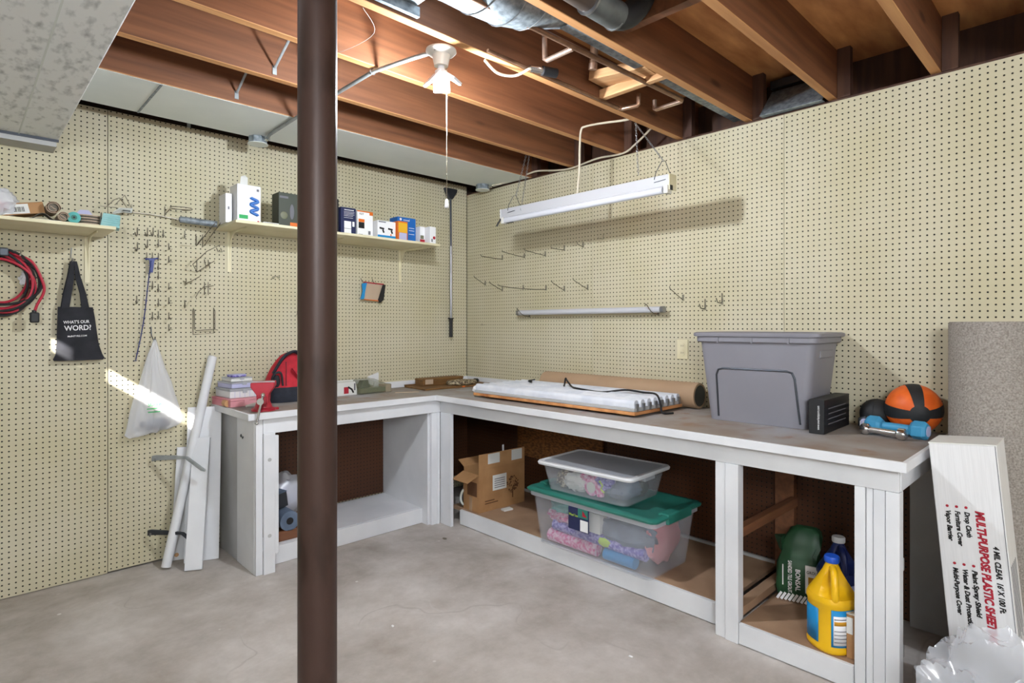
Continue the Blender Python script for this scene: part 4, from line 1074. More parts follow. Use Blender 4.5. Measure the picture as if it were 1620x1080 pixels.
t = thing('bench_vise', 'red bench vise with steel handle on counter edge', 'vise', (-1.825, -.50, BT + .001), (0, 0, R(-26)))
MB().lathe([(.062, 0), (.062, .010), (.045, .018), (.034, .05), (.03, .07)], 24).build('swivel_base', 'red_paint', t, smooth=True)
for a in (20, 140, 260):
    MB().lathe([(.014, 0), (.014, .010), (.008, .012)], 10, Matrix.Translation((.066 * math.cos(R(a)), .066 * math.sin(R(a)), 0))).build('base_lug', 'red_paint', t)
MB().prism([(-.03, .05), (-.032, .085), (-.060, .130), (-.060, .155), (.060, .155), (.060, .130), (.032, .085), (.03, .05)], .07, Matrix.Translation((0, -.01, 0))).build('fixed_jaw', 'red_paint', t, bevel=.004)
MB().prism([(-.028, .045), (-.03, .09), (-.058, .130), (-.058, .153), (.058, .153), (.058, .130), (.03, .09), (.028, .045)], .035, Matrix.Translation((0, -.062, 0))).build('sliding_jaw', 'red_paint', t, bevel=.004)
MB().box(-.058, .058, -.026, -.020, .128, .158).build('jaw_plate', 'steel', t)
MB().box(-.058, .058, -.017, -.011, .128, .158).build('jaw_plate', 'steel', t)
MB().box(-.022, .022, -.115, .06, .048, .085).build('slide_bar', 'red_paint', t, bevel=.005)
MB().tube([(0, -.16, .066), (0, -.05, .066)], .011, 14).build('screw', 'steel', t, smooth=True)
MB().tube([(0, -.165, .066), (0, -.14, .066)], .017, 14).build('screw_head', 'chrome', t, smooth=True)
MB().tube([(.012, -.152, .10), (-.018, -.152, -.045)], .006, 10).build('handle', 'chrome', t, smooth=True)
for p in ((.012, -.152, .10), (-.018, -.152, -.045)):
    MB().blob(p, (.010, .010, .010), amp=0, nu=10, nv=8).build('handle_ball', 'chrome', t, smooth=True)

t = thing('backpack', 'red and black backpack leaning on the pegboard behind the column', 'backpack', (-1.56, -.19, BT + .001))
rings = []
for z_, w, d, xo, yo in ((0, .135, .085, 0, 0), (.03, .148, .095, 0, 0), (.09, .145, .09, 0, 0), (.15, .128, .08, .008, .01), (.20, .108, .068, .015, .02), (.245, .082, .052, .024, .03), (.275, .058, .036, .03, .035), (.29, .03, .018, .032, .035)):
    rings.append([(xo + w * math.copysign(abs(math.cos(a)) ** .75, math.cos(a)), yo + d * math.copysign(abs(math.sin(a)) ** .75, math.sin(a)), z_) for a in [2 * math.pi * i / 28 for i in range(28)]])
MB().loft(rings[2:]).build('main_body', 'red_cloth', t, smooth=True)
MB().loft(rings[:3]).build('bottom_panel', 'navy_cloth', t, smooth=True)
MB().tube(cable(None, '', '', [(-.10, -.02, .17), (-.045, -.03, .262), (.01, -.02, .294), (.05, -.015, .29), (.075, -.03, .25), (.07, -.065, .20), (.058, -.075, .16)], 0, None), .017, 10, flat=.55).build('top_strap', 'navy_cloth', t, smooth=True)
MB().tube(cable(None, '', '', [(-.125, -.05, .10), (-.118, -.06, .155), (-.095, -.066, .178), (-.072, -.072, .17), (-.066, -.08, .10)], 0, None), .009, 8, flat=.6).build('side_pocket_trim', 'black_cloth', t, smooth=True)
MB().blob((-.095, -.058, .12), (.022, .022, .045), 2, .1).build('side_pocket', 'black_cloth', t, smooth=True)
MB().tube([(-.01, -.079, .20), (.03, -.086, .14), (.075, -.082, .10)], .014, 8, flat=.4).build('compression_strap', 'print_red', t, smooth=True)
MB().tube([(-.04, -.062, .24), (-.045, -.078, .20), (-.05, -.088, .10)], .002, 6).build('zip', 'black', t)

t = thing('drill_bit_carton', 'small white carton with tool photo lying right of the column', 'box', (-1.17, -.20, BT + .0005), (0, 0, R(4)))
MB().prism([(-.085, 0), (-.085, .085), (.055, .088), (.07, .03), (.07, 0)], .07).build('carton_body', 'paper', t, bevel=.002)
MB().box(-.03, .005, -.001, 0, .012, .055).build('tool_print', 'print_red', t)
MB().tube([(.0, -.001, .055), (.028, -.001, .038), (.04, -.001, .016)], .006, 6).build('tool_print', 'print_black', t)
MB().box(.045, .056, -.001, 0, .03, .075).build('barcode', 'print_grey', t)
t = thing('white_bar', 'long white plastic bar behind clear tool pack on counter', 'bar', (-1.06, -.055, BT + .001))
MB().box(-.28, .14, -.012, .012, .055, .085).build('bar', 'white_plastic', t, bevel=.004)
MB().prism([(.12, .05), (.15, .035), (.20, .035), (.20, .125), (.12, .10)], .02, Matrix.Translation((0, -.01, 0))).build('bar_end', 'white_plastic', t, bevel=.003)
for x in (-.2, .17): MB().box(x - .012, x + .012, -.02, .02, 0, .055).build('bar_foot', 'white_plastic', t)
t = thing('clamshell_pack', 'clear olive tinted clamshell pack of tools on counter', 'pack', (-.99, -.17, BT + .001), (0, 0, R(4)))
MB().prism([(-.12, 0), (-.12, .05), (-.10, .095), (.0, .10), (.10, .06), (.14, .055), (.14, 0)], .10, Matrix.Translation((0, -.05, 0))).build('clear_shell', 'olive_clear', t, bevel=.006)
MB().box(-.10, .12, -.035, .035, .006, .035).build('tool_tray', 'olive', t, bevel=.004)
MB().prism([(-.09, .04), (-.07, .09), (-.03, .092), (-.02, .04)], .05, Matrix.Translation((0, -.025, 0))).build('tool_body', 'dark_green', t, bevel=.004)
MB().box(.10, .145, -.04, .045, .0, .05).build('card_end', 'mat_edge', t)

t = thing('wooden_tray', 'flat brown wooden tray lying in the bench corner', 'tray', (-.33, -.20, BT + .001), (0, 0, R(-3)))
MB().box(-.31, .31, -.145, .145, 0, .012).build('tray_board', 'brown_wood', t, bevel=.003)
MB().box(-.31, .31, .13, .145, .0125, .020).build('tray_lip', 'brown_wood', t)
for x, y in ((.02, -.146), (.24, -.146)):
    MB().box(x - .012, x + .012, y - .001, y, .002, .012).build('price_sticker', 'box_orange', t)
t = thing('wooden_case', 'long brown wooden case lying on the brown tray', 'case', (-.36, -.11, BT + .0135))
MB().box(-.19, .19, -.05, .05, 0, .036).build('case_body', 'brown_wood', t, bevel=.003)
MB().box(-.192, .192, -.052, .052, .0365, .052).build('case_lid', 'brown_wood', t, bevel=.004)
MB().box(-.17, -.10, -.0535, -.0505, .01, .045).build('label', 'mat_edge', t)
t = thing('beaded_coil', 'coiled beaded tan mat resting on the brown tray', 'mat', (-.25, -.245, BT + .0135))
sp = []
for k in range(150):
    a = k / 149 * math.pi * 2 * 5; r_ = .135 * (1 - .85 * k / 149)
    sp.append((r_ * math.cos(a), r_ * .62 * math.sin(a), .014 + .012 * (1 - r_ / .135) + .003 * math.sin(k * 1.9)))
MB().tube(sp, .013, 8).build('bead_strand', 'bead', t, smooth=True)
MB().blob((.15, .02, .018), (.03, .022, .016), 3, .2).build('end_cap', 'black', t, smooth=True)
tag(MB().box(-.08, .08, -.01, .01, 0, .004).build('paint_stick', 'mat_edge', loc=(-.80, -.33, BT + .001), rot=(0, 0, R(-28))), 'thin pale stick lying flat on the worn counter', 'stick')

# ------------------------------------------------------------------ right bench
t = thing('tube_light_bank', 'white bank of eight fluorescent tubes on a plywood base on the bench', 'light bank', (-.39, -1.43, BT + .012), (0, 0, R(.8)))
MB().box(-.232, .232, -.605, .605, 0, .016).build('plywood_base', 'ply', t, bevel=.002)
MB().box(-.228, .228, -.60, .60, .0165, .034).build('reflector_pan', 'grey_paint', t, bevel=.003)
for k in range(8):
    x = -.203 + .058 * k
    f = MB().prism([(-.018, .0345), (-.019, .054), (-.014, .068), (-.005, .073), (.005, .073), (.014, .068), (.019, .054), (.018, .0345)], 1.19, Matrix.Translation((x, -.595, 0))).build('lamp_tube', 'styro', t, smooth=True)
    MB().box(x - .008, x + .008, -.606, -.596, .018, .056).build('tube_socket', 'steel', t)
for x, y, zz in ((-.2, .606, .036), (-.1, .606, .036), (.05, .606, .036)):
    MB().blob((x, y, zz), (.035, .012, .022), x * 9, .5).build('tape_wrap', 'white_plastic', t, smooth=True)
for y in (-.5, .5):
    MB().box(-.2, .2, y - .02, y + .02, -.011, 0).build('batten', 'brown_wood', t)
cable('power_cord', 'black power cord snaking over the white tube bank', 'cord',
      [(-.26, -1.02, 0.951), (-.30, -1.00, 0.943), (-.34, -1.06, 0.943), (-.30, -1.03, 0.950)], .0045, 'black')
cable('power_cord', 'long black cord looping across the white tube bank towards tote', 'cord',
      [(-.36, -1.36, 0.942), (-.32, -1.33, 0.950), (-.30, -1.32, 0.980), (-.305, -1.335, 0.970), (-.36, -1.42, 0.943), (-.42, -1.52, 0.942), (-.38, -1.66, .93), (-.33, -1.78, 0.948), (-.33, -1.90, 0.944), (-.36, -2.0, 0.944), (-.40, -2.05, .90), (-.42, -2.075, .862), (-.36, -2.10, .857)], .0055, 'black')
t = thing('kraft_roll', 'long brown kraft paper roll lying against the right wall', 'roll', (-.085, -1.53, BT + .072))
MB().tube([(0, -.57, 0), (0, .57, 0)], .070, 32).build('paper_roll', 'kraft', t, smooth=True)
MB().tube([(0, -.5715, 0), (0, -.5705, 0)], .058, 24).build('dark_core', 'black', t)
MB().box(-.004, .004, -.569, .569, .0695, .0715).build('loose_edge', 'kraft', t)

# grey tote
def tote(t, L0, W0, L1, W1, H, body, nb=6, r=.035, hollow=0):
    rings = []
    def ring(l, w, z_):
        pts = []
        for cx, cy, a0 in ((w / 2 - r, l / 2 - r, 0), (-w / 2 + r, l / 2 - r, 90), (-w / 2 + r, -l / 2 + r, 180), (w / 2 - r, -l / 2 + r, 270)):
            for k in range(nb):
                a = R(a0 + 90 * k / (nb - 1)); pts.append((cx + r * math.cos(a), cy + r * math.sin(a), z_))
        return pts
    for k in range(6):
        u = k / 5; rings.append(ring(L0 + (L1 - L0) * u, W0 + (W1 - W0) * u, H * u))
    if hollow:
        for k in range(5, -1, -1):
            u = k / 5; zz = max(H * u, hollow); rings.append(ring(L0 + (L1 - L0) * u - 2 * hollow, W0 + (W1 - W0) * u - 2 * hollow, zz))
    return rings, ring
t = thing('grey_storage_tote', 'large grey plastic storage tote with lid standing on the bench', 'storage tote', (-.205, -2.515, BT + .001), (0, 0, R(2)))
rings, ring = tote(t, .45, .29, .53, .36, .40, 'grey_tote')
MB().loft(rings).build('tub', 'grey_tote', t, smooth=True)
MB().loft([ring(.545, .375, .375), ring(.555, .385, .38), ring(.555, .385, .402), ring(.55, .38, .402)]).build('rim', 'grey_tote', t, smooth=True)
lr = [ring(.575, .40, .403), ring(.582, .406, .408), ring(.58, .404, .420), ring(.56, .385, .424), ring(.50, .33, .424), ring(.49, .32, .419)]
MB().loft(lr).build('lid', 'grey_tote', t, smooth=True)
for y in (-.16, 0.0, .16):
    MB().box(-.197, -.192, y - .004, y + .004, .375, .40).build('rim_rib', 'grey_tote', t)
# recessed arch outline on the long side and the end
def arch(pts, nm, m): MB().tube(pts, .0045, 8).build(nm, m, t, smooth=True)
sl = .035 / .40
xa = lambda z_: -.1455 - sl * z_ 
arch([(xa(.02), .175, .02), (xa(.22), .178, .22), (xa(.245), .168, .245), (xa(.252), .145, .252), (xa(.252), -.145, .252), (xa(.245), -.168, .245), (xa(.22), -.178, .22), (xa(.02), -.195, .02)], 'arch_groove', 'steel_dark')
MB().box(-.09, .09, -.262, -.250, .31, .345).build('end_grip', 'grey_tote', t, bevel=.004)

t = thing('black_carton', 'long black carton lying beside the grey tote', 'box', (-.235, -2.80, BT + .001), (0, 0, R(1)))
MB().box(-.175, .175, -.030, .030, 0, .143).build('carton_body', 'black', t, bevel=.002)
MB().box(-.1765, -.1755, -.029, .029, .001, .142).build('end_flap', 'black_rubber', t)
text('lettering', 'www.everlastsport.com', .014, 'print_white', t, frame_mtx((-.1772, -.012, .018), (0, 0, 1), (0, 1, 0)), width=.10)
for k in range(4):
    MB().box(-.12, .12, -.0306, -.0301, .035 + .022 * k, .039 + .022 * k).build('print_line', 'print_grey', t)

t = thing('small_ball', 'small black exercise ball behind the dumbbells', 'ball', (-.09, -2.945, BT + .067))
MB().blob((0, 0, 0), (.066, .066, .066), amp=0, nu=32, nv=20).build('ball_skin', 'black_rubber', t, smooth=True)
MB().tube([(.0663 * math.cos(a), .0, .0663 * math.sin(a)) for a in [2 * math.pi * i / 32 for i in range(32)]], .0012, 5, close=True).build('seam', 'black', t)

# orange medicine ball: orange lobes, black bands meeting in a black disc
t = thing('medicine_ball', 'orange and black medicine ball on the bench by carpet roll', 'ball', (-.110, -3.085, BT + .106))
ax = Vector((-.90, -.40, -.12)).normalized()
u_ = Vector((0, 0, 1)); u_ = (u_ - ax * u_.dot(ax)).normalized(); v_ = ax.cross(u_)
rb = .103
MB().blob((0, 0, 0), (rb, rb, rb), amp=0, nu=48, nv=32).build('orange_panels', 'orange', t, smooth=True)
def on_ball(th, ph, r_): return (ax * math.cos(th) + (u_ * math.cos(ph) + v_ * math.sin(ph)) * math.sin(th)) * r_
for pole in (0, 1):
    rg = []
    for k in range(6):
        th = R(21) * k / 5 + .002
        rg.append([on_ball(th if not pole else math.pi - th, 2 * math.pi * i / 24, rb + .0022) for i in range(24)])
    MB().loft(rg, cap=False).build('end_disc', 'black_rubber', t, smooth=True)
for b in range(4):
    pc = R(90 * b + 4); vs = []; fs = []
    n = 20
    for k in range(n + 1):
        th = R(18) + (math.pi - R(36)) * k / n
        hw = R(15) * (.75 + .25 * math.sin(th)) * (1 if True else 0)
        hw = .026 / (math.sin(th) * rb) * .5 + R(7)
        for q in (-1, -.33, .33, 1): vs.append(on_ball(th, pc + hw * q, rb + .0018))
    for k in range(n):
        for q in range(3): fs.append((4 * k + q, 4 * k + q + 1, 4 * k + q + 5, 4 * k + q + 4))
    MB().add(vs, fs).build('black_band', 'black_rubber', t, smooth=True)

def dumbbell(label, a, b, rh, rg, lh, mat, matg, n=6, tick=None):
    a = Vector(a); b = Vector(b); c = (a + b) / 2; d = (b - a).normalized(); L = (b - a).length
    t = thing('dumbbell', label, 'dumbbell', (c.x, c.y, BT + .001))
    zc = c.z - BT - .001; y = Vector((0, 0, 1)); x = y.cross(d).normalized(); y = d.cross(x)
    m = Matrix((x, y, d)).transposed().to_4x4(); m.translation = Vector((0, 0, zc))
    rot = Matrix.Rotation(R(30 if n == 6 else 0), 4, 'Z')
    MB().lathe([(rg, -L / 2), (rg * 1.05, 0), (rg, L / 2)], 16, m).build('handle', matg, t, smooth=True)
    for s in (-1, 1):
        z0 = s * L / 2
        MB().lathe([(rh * .72, z0 - s * lh * .5), (rh, z0 - s * lh * .28), (rh, z0 + s * lh * .3), (rh * .8, z0 + s * lh * .5)], n, m @ rot).build('head', mat, t, smooth=(n > 8), bevel=.003 if n < 9 else 0)
        MB().lathe([(rh * .55, z0 + s * lh * .5), (rh * .55, z0 + s * (lh * .5 + .0015))], 16, m @ rot).build('end_plate', 'chrome' if mat == 'chrome' else 'lavender', t)
    return t, m
dumbbell('blue hex dumbbell lying before the orange ball', (-.198, -2.965, BT + .034), (-.226, -3.128, BT + .034), .039, .017, .062, 'blue_db', 'blue_db')
dumbbell('chrome dumbbell at the front of the weights on bench', (-.272, -2.95, BT + .0235), (-.308, -3.085, BT + .0235), .0235, .0115, .032, 'chrome', 'chrome', 20)
t, m = dumbbell('grey hex dumbbell marked ten behind the blue dumbbell', (-.165, -2.925, BT + .036), (-.04, -2.93, BT + .036), .034, .014, .045, 'steel_dark', 'steel', 6)
text('lettering', '10', .030, 'print_white', t, frame_mtx((-.0935, .026, -.014 + .036), (0, -1, 0), (0, 0, 1)))

# carpet roll standing past the bench end
t = thing('carpet_roll', 'tall rolled beige carpet standing upright beyond the bench end', 'carpet roll', (-.20, -3.368, 0))
rg = []
NT = 150; turns = 4.2
for k in range(NT):
    a = k / (NT - 1) * turns * 2 * math.pi; r_ = .158 - .032 * a / (2 * math.pi)
    ri = r_ - .026
    c, s = math.cos(a), math.sin(a)
    rg.append([(r_ * c, r_ * s, 0), (r_ * c, r_ * s, 1.312), ((r_ - .004) * c, (r_ - .004) * s, 1.32), (ri * c, ri * s, 1.32), (ri * c, ri * s, 0)])
MB().loft(rg).build('carpet_sheet', 'carpet', t, smooth=True)
MB().tube([(.0, 0, .01), (0, 0, 1.30)], .022, 14).build('core', 'cardboard', t, smooth=True)

# plastic sheeting carton leaning at the bench end
t = thing('sheeting_carton', 'tall white plastic sheeting carton leaning on the bench end', 'box', (-.458, -3.388, .010), (R(-5), 0, R(0)))
W_, D_, H_ = .185, .185, .895
MB().box(-D_ / 2, D_ / 2, -W_ / 2, W_ / 2, 0, H_).build('carton_body', 'corrugated', t, bevel=.003)
MB().box(-D_ / 2 - .002, D_ / 2 + .001, -W_ / 2 - .001, W_ / 2 + .001, H_ - .001, H_ + .003).build('top_flap', 'paper', t)
MB().box(-D_ / 2 - .0008, -D_ / 2, -W_ / 2 + .003, -W_ / 2 + .005, 0, H_).build('edge_crease', 'print_grey', t)
def side_text(body, frac, zs, size, mat, width, bold=0.0009):
    y = W_ / 2 - W_ * frac
    return text('lettering', body, size, mat, t, frame_mtx((-D_ / 2 - .0012, y, zs), (0, 0, -1), (0, -1, 0)), width=width, shear=.2, bold=bold)
side_text('MULTI-PURPOSE PLASTIC SHEETING', .60, .675, .032, 'print_red', .435, .0016)
side_text("4 MIL CLEAR  16' X 100 Ft.", .80, .565, .021, 'print_black', .215)
for s_, fr, zs, w in (('Drop Cloth', .44, .668, .085), ('Furniture Cover', .30, .668, .118), ('Vapor Barrier', .16, .668, .104), ('Paint Spray Shield', .46, .475, .155), ('Water & Dust Protection', .32, .475, .195), ('Multi-Purpose Cover', .18, .475, .158)):
    side_text(s_, fr, zs, .019, 'print_black', w)
    MB().lathe([(0, 0), (.0045, 0), (.0045, .001), (0, .001)], 12, Matrix.Translation((-D_ / 2, W_ / 2 - W_ * fr - .005, zs + .014)) @ Matrix.Rotation(R(-90), 4, 'Y'), cap=False).build('bullet', 'print_red', t)
for k in range(6):
    MB().box(-.07 + .022 * k, -.066 + .022 * k, -W_ / 2 - .001, -W_ / 2, .25 + .02 * (k % 2), .50).build('print_line', 'print_grey', t)

# heap of clear plastic sheeting
t = thing('plastic_film_heap', 'crumpled heap of clear plastic film on the floor at lower right', 'plastic film', (-.83, -3.50, .0))
def heap(seed, rx, ry, rz, nu=120, nv=60, cx=0, cy=0):
    rings = []
    for j in range(nv + 1):
        th = math.pi * .5 * (j / nv) * .99
        ring = []
        for i in range(nu):
            ph = 2 * math.pi * i / nu
            d = Vector((math.cos(th) * math.cos(ph), math.cos(th) * math.sin(ph), math.sin(th)))
            n1 = mnoise.noise(d * 1.7 + Vector((seed, 0, 0)))
            rd = 0
            for fr, am in ((1.9, .22), (3.6, .09)):
                rd += am * (1 - min(1, abs(mnoise.noise(d * fr + Vector((0, seed, fr)))) * 2.6)) ** 2
            k = .80 + .26 * n1 + rd
            ring.append((cx + d.x * rx * k, cy + d.y * ry * k, max(.002, d.z * rz * k)))
        rings.append(ring)
    return MB().loft(rings)
heap(4.2, .25, .30, .37).build('film_fold', 'film', t, smooth=True)
heap(9.7, .23, .27, .33, cx=.0, cy=.0).build('film_fold', 'film', t, smooth=True)

# ------------------------------------------------------------------ under the right bench
ZS = .1005
t = thing('open_carton', 'open brown cardboard box with raised flaps under the bench', 'box', (-.60, -.848, ZS), (0, 0, R(-2)))
w, d, h = .40, .165, .275
MB().box(0, w, 0, .004, 0, h).build('box_wall', 'cardboard', t)
MB().box(0, .004, .0045, d, 0, h - .03).build('box_wall', 'cardboard', t)
MB().box(w - .004, w, .0045, d, 0, h).build('box_wall', 'cardboard', t)
MB().box(0.0045, w - .0045, d - .004, d, 0, h).build('box_wall', 'cardboard', t)
MB().box(.0045, w - .0045, .0045, d - .0045, .0, .005).build('box_floor', 'cardboard_dark', t)
MB().box(0, w, 0, .004, h + .0005, h + .10, Matrix.Translation((0, 0, 0))).build('front_flap', 'cardboard', t)
MB().box(-.10, 0, .002, d, -.003, 0.001, Matrix.Translation((0, 0, h - .029)) @ Matrix.Rotation(R(-22), 4, 'Y')).build('side_flap', 'cardboard', t)
MB().box(0.005, w - .005, 0, .004, 0, .07, Matrix.Translation((0, d, h)) @ Matrix.Rotation(R(-60), 4, 'X')).build('back_flap', 'cardboard', t)
MB().box(.115, .235, -.0012, -.0002, .125, .225).build('shipping_label', 'paper', t)
for k in range(5): MB().box(.13, .22, -.0018, -.0013, .14 + .014 * k, .145 + .014 * k).build('label_line', 'print_grey', t)
MB().box(.075, .175, -.0012, -.0002, h + .03, h + .095).build('note', 'paper', t)
MB().box(.28, .375, -.0012, -.0002, h + .025, h + .095).build('note', 'paper', t)
pr = MB(); rr = random.Random(5)
for k in range(60):
    a, q = rr.uniform(0, 6.28), rr.uniform(.1, 1) ** .6
    x_, z_ = .29 + .05 * q * math.cos(a), .14 + .055 * q * math.sin(a); s_ = rr.uniform(.003, .007)
    pr.box(x_ - s_, x_ + s_, -.0012, -.0002, z_ - s_ * .7, z_ + s_ * .7)
pr.box(.286, .294, -.0012, -.0002, .05, .12)
pr.build('tree_print', 'print_brown', t)
MB().box(-.0012, -.0002, .02, .12, .10, .19).build('print_block', 'print_brown', t)
MB().box(-.0012, -.0002, .07, .10, 0, .09).build('tape_strip', 'kraft', t)
for k in range(2): MB().box(.05, .16 - .03 * k, -.0012, -.0002, .048 + .016 * k, .054 + .016 * k).build('print_line', 'print_brown', t)
MB().box(.20, .215, .002, .0045, h + .10, h + .14).build('tape_tab', 'clear_bag', t)
t = thing('strap_bundle', 'yellow and black strap bundle lying left of the open cardboard box', 'strap', (-.60, -.665, ZS))
MB().tube(cable(None, '', '', [(0, .0, .215), (.03, -.005, .20), (.10, -.005, .195), (.16, .0, .18)], 0, None), .012, 8).build('yellow_strap', 'yellow', t, smooth=True)
MB().tube(cable(None, '', '', [(0.0, .0, .18), (.04, 0, .17), (.12, .0, .16)], 0, None), .012, 8).build('yellow_strap', 'yellow', t, smooth=True)
MB().blob((.06, .0, .07), (.07, .018, .07), 5, .25).build('dark_case', 'steel_dark', t, smooth=True)
MB().tube([(.03 + .045 * math.cos(a), -.016, .07 + .055 * math.sin(a)) for a in [2 * math.pi * i / 20 for i in range(20)]], .008, 8, close=True).build('silver_loop', 'galv_dull', t, smooth=True)
tag(MB().box(-.035, .035, -.02, .02, 0, .012).build('sanding_block', 'paper', bevel=.002, loc=(-.42, -.92, ZS), rot=(0, 0, R(-8))), 'small white block on shelf in front of cardboard box', 'block')
tag(MB().box(-.03, -.016, -1.40, -.62, .36, .733).build('osb_sheet', 'osb'), 'rough oriented strand board sheet behind the clear bins', 'board')

# big clear tote with green lid and the wrapped things inside
t = thing('clear_storage_tote', 'large clear storage tote with green lid overhanging the bench shelf', 'storage tote', (-.485, -1.795, ZS + .0005))
rings, ring = tote(t, .72, .36, .79, .41, .285, 'clear', hollow=.004)
MB().loft(rings, close=False).build('tub', 'clear', t, smooth=True)
MB().loft([ring(.80, .42, .26), ring(.81, .43, .262), ring(.81, .43, .285), ring(.79, .41, .285)], cap=False).build('rim', 'lid_clear', t, smooth=True)
MB().loft([ring(.815, .435, .286), ring(.835, .455, .288), ring(.84, .46, .298), ring(.82, .44, .306), ring(.77, .39, .307), ring(.75, .37, .298)]).build('lid', 'green_lid', t, smooth=True)
for y in (-.39, .39): MB().box(-.11, .11, y - .03, y + .03, .26, .31).build('latch_handle', 'green_lid', t, bevel=.008)
for y in (-.05, .05): pass
lb = MB().box(-.214, -.2125, -.025, .11, .145, .265, Matrix.Rotation(R(0), 4, 'Y')).build('label_card', 'navy_box', t)
MB().box(-.2155, -.2145, -.02, .03, .148, .205).build('label_panel', 'print_white', lb)
MB().box(-.2155, -.2145, -.02, .045, .215, .262).build('label_panel', 'green_lid', lb)
MB().prism([(0, 0), (.03, 0), (.03, .03)], .0008, Matrix.Translation((-.2155, -.015, .225)) @ Matrix.Rotation(R(90), 4, 'Z')).build('label_photo', 'print_red', lb)
text('lettering', 'Wheel Tote', .018, 'lime', t, FRONT_R((-.2162, .105, .215)), width=.06)
# contents (each its own thing)
def inner(name, label, cat, mb, mat, loc, rot=(0, 0, 0), smooth=True, group='things packed in the clear totes'):
    return tag(mb.build(name, mat, None, smooth=smooth, loc=loc, rot=rot), label, cat, group)
TX, TY, TZ = -.485, -1.795, ZS + .0005
inner('wrapping_roll', 'purple wrapping paper roll inside green lidded tote', 'roll', MB().tube([(0, -.30, 0), (0, .29, 0)], .032, 16), 'purple', (TX - .125, TY - .01, TZ + .10), (R(1), 0, 0))
inner('wrapping_roll', 'pink and white wrapping roll low in green lidded tote', 'roll', MB().tube([(0, -.16, 0), (0, .17, 0)], .034, 16), 'pink_bright', (TX - .130, TY + .14, TZ + .042), (0, 0, 0))
inner('wrapping_roll', 'pale blue wrapping roll low in green lidded tote', 'roll', MB().tube([(0, -.10, 0), (0, .08, 0)], .03, 16), 'blue_label', (TX - .13, TY - .15, TZ + .04))
inner('tissue_pack', 'teal ribbon bundle upper left inside green lidded tote', 'bundle', MB().blob((0, 0, 0), (.05, .10, .04), 4, .5, 4), 'teal', (TX - .11, TY + .22, TZ + .215))
inner('tissue_pack', 'pink patterned tissue bundle left inside green lidded tote', 'bundle', MB().blob((0, 0, 0), (.05, .13, .035), 6, .5, 5), 'pink_bright', (TX - .11, TY + .20, TZ + .155))
inner('cloth_bundle', 'slate grey cloth bundle right inside green lidded tote', 'bundle', MB().blob((0, 0, 0), (.07, .16, .075), 8, .35, 3), 'slate', (TX - .10, TY - .19, TZ + .165))
inner('gift_box', 'small white box beside label inside green lidded tote', 'box', MB().box(-.03, .03, -.035, .035, 0, .10), 'paper', (TX - .13, TY - .02, TZ + .135), smooth=False)
inner('folded_fabric', 'salmon folded fabric at the end inside green lidded tote', 'fabric', MB().blob((0, 0, 0), (.15, .035, .11), 11, .25, 3), 'pink', (TX + .02, TY - .31, TZ + .14))
inner('folded_fabric', 'lavender folded fabric filling behind inside green lidded tote', 'fabric', MB().blob((0, 0, 0), (.12, .32, .09), 12, .2, 3), 'lavender', (TX + .05, TY, TZ + .11))
inner('gift_bag', 'lime green gift tag inside green lidded tote', 'tag', MB().blob((0, 0, 0), (.006, .035, .02), 2, .5, 5), 'lime', (TX - .160, TY - .08, TZ + .105))

t = thing('clear_bin', 'shallow clear bin with white lid stacked on the green lid', 'storage bin', (-.485, -1.745, ZS + .3085), (0, 0, R(3)))
rings, ring = tote(t, .50, .33, .56, .37, .135, 'clear', hollow=.003)
MB().loft(rings).build('tub', 'clear', t, smooth=True)
MB().loft([ring(.575, .385, .132), ring(.605, .41, .136), ring(.61, .415, .146), ring(.60, .405, .154), ring(.565, .375, .155), ring(.55, .36, .149)], cap=False).build('lid_rim', 'white_plastic', t, smooth=True)
MB().loft([ring(.565, .375, .148), ring(.565, .375, .151)]).build('lid_panel', 'lid_clear', t)
for y in (-.27, .27): MB().box(-.05, .05, y - .02, y + .02, .11, .15).build('latch', 'lid_clear', t, bevel=.004)
CX, CY, CZ = -.485, -1.745, ZS + .3085
t = thing('ribbon_spool', 'pink ribbon spool inside the shallow clear bin', 'spool', (CX - .125, CY - .03, CZ + .052), group='things packed in the clear totes')
MB().tube([(-.012, 0, 0), (.012, 0, 0)], .045, 20).build('ribbon', 'pink_bright', t, smooth=True)
MB().tube([(-.016, 0, 0), (-.0125, 0, 0)], .028, 20).build('spool_core', 'paper', t, smooth=True)
inner('bow_bundle', 'pink bow atop ribbons inside the shallow clear bin', 'bow', MB().blob((0, 0, 0), (.04, .05, .03), 3, .7, 5), 'pink_bright', (CX - .10, CY + .0, CZ + .095))
inner('bow_bundle', 'purple ribbon bundle inside the shallow clear bin', 'bow', MB().blob((0, 0, 0), (.05, .06, .035), 7, .6, 5), 'purple', (CX - .10, CY - .10, CZ + .085))
inner('tissue_wad', 'white tissue wad left inside the shallow clear bin', 'tissue', MB().blob((0, 0, 0), (.05, .08, .045), 9, .5, 4), 'paper', (CX - .10, CY + .10, CZ + .05))
inner('lace_roll', 'beige lace roll leftmost inside the shallow clear bin', 'roll', MB().blob((0, 0, 0), (.04, .04, .045), 15, .4, 5), 'bead', (CX - .10, CY + .19, CZ + .05))
inner('cloth_bundle', 'slate blue cloth bundle right inside the shallow clear bin', 'bundle', MB().blob((0, 0, 0), (.10, .09, .055), 18, .25, 3), 'slate', (CX - .04, CY - .165, CZ + .06))
inner('gift_tag', 'small lime green ribbon inside the shallow clear bin', 'ribbon', MB().tube([(0, .02, .03), (0, 0, .01), (0, .01, -.01), (0, -.01, -.025)], .005, 6), 'lime', (CX - .152, CY - .115, CZ + .07))
inner('pink_spool', 'small pink thread spool inside the shallow clear bin', 'spool', MB().tube([(0, 0, -.03), (0, 0, .03)], .02, 14), 'pink_bright', (CX - .13, CY - .085, CZ + .045))
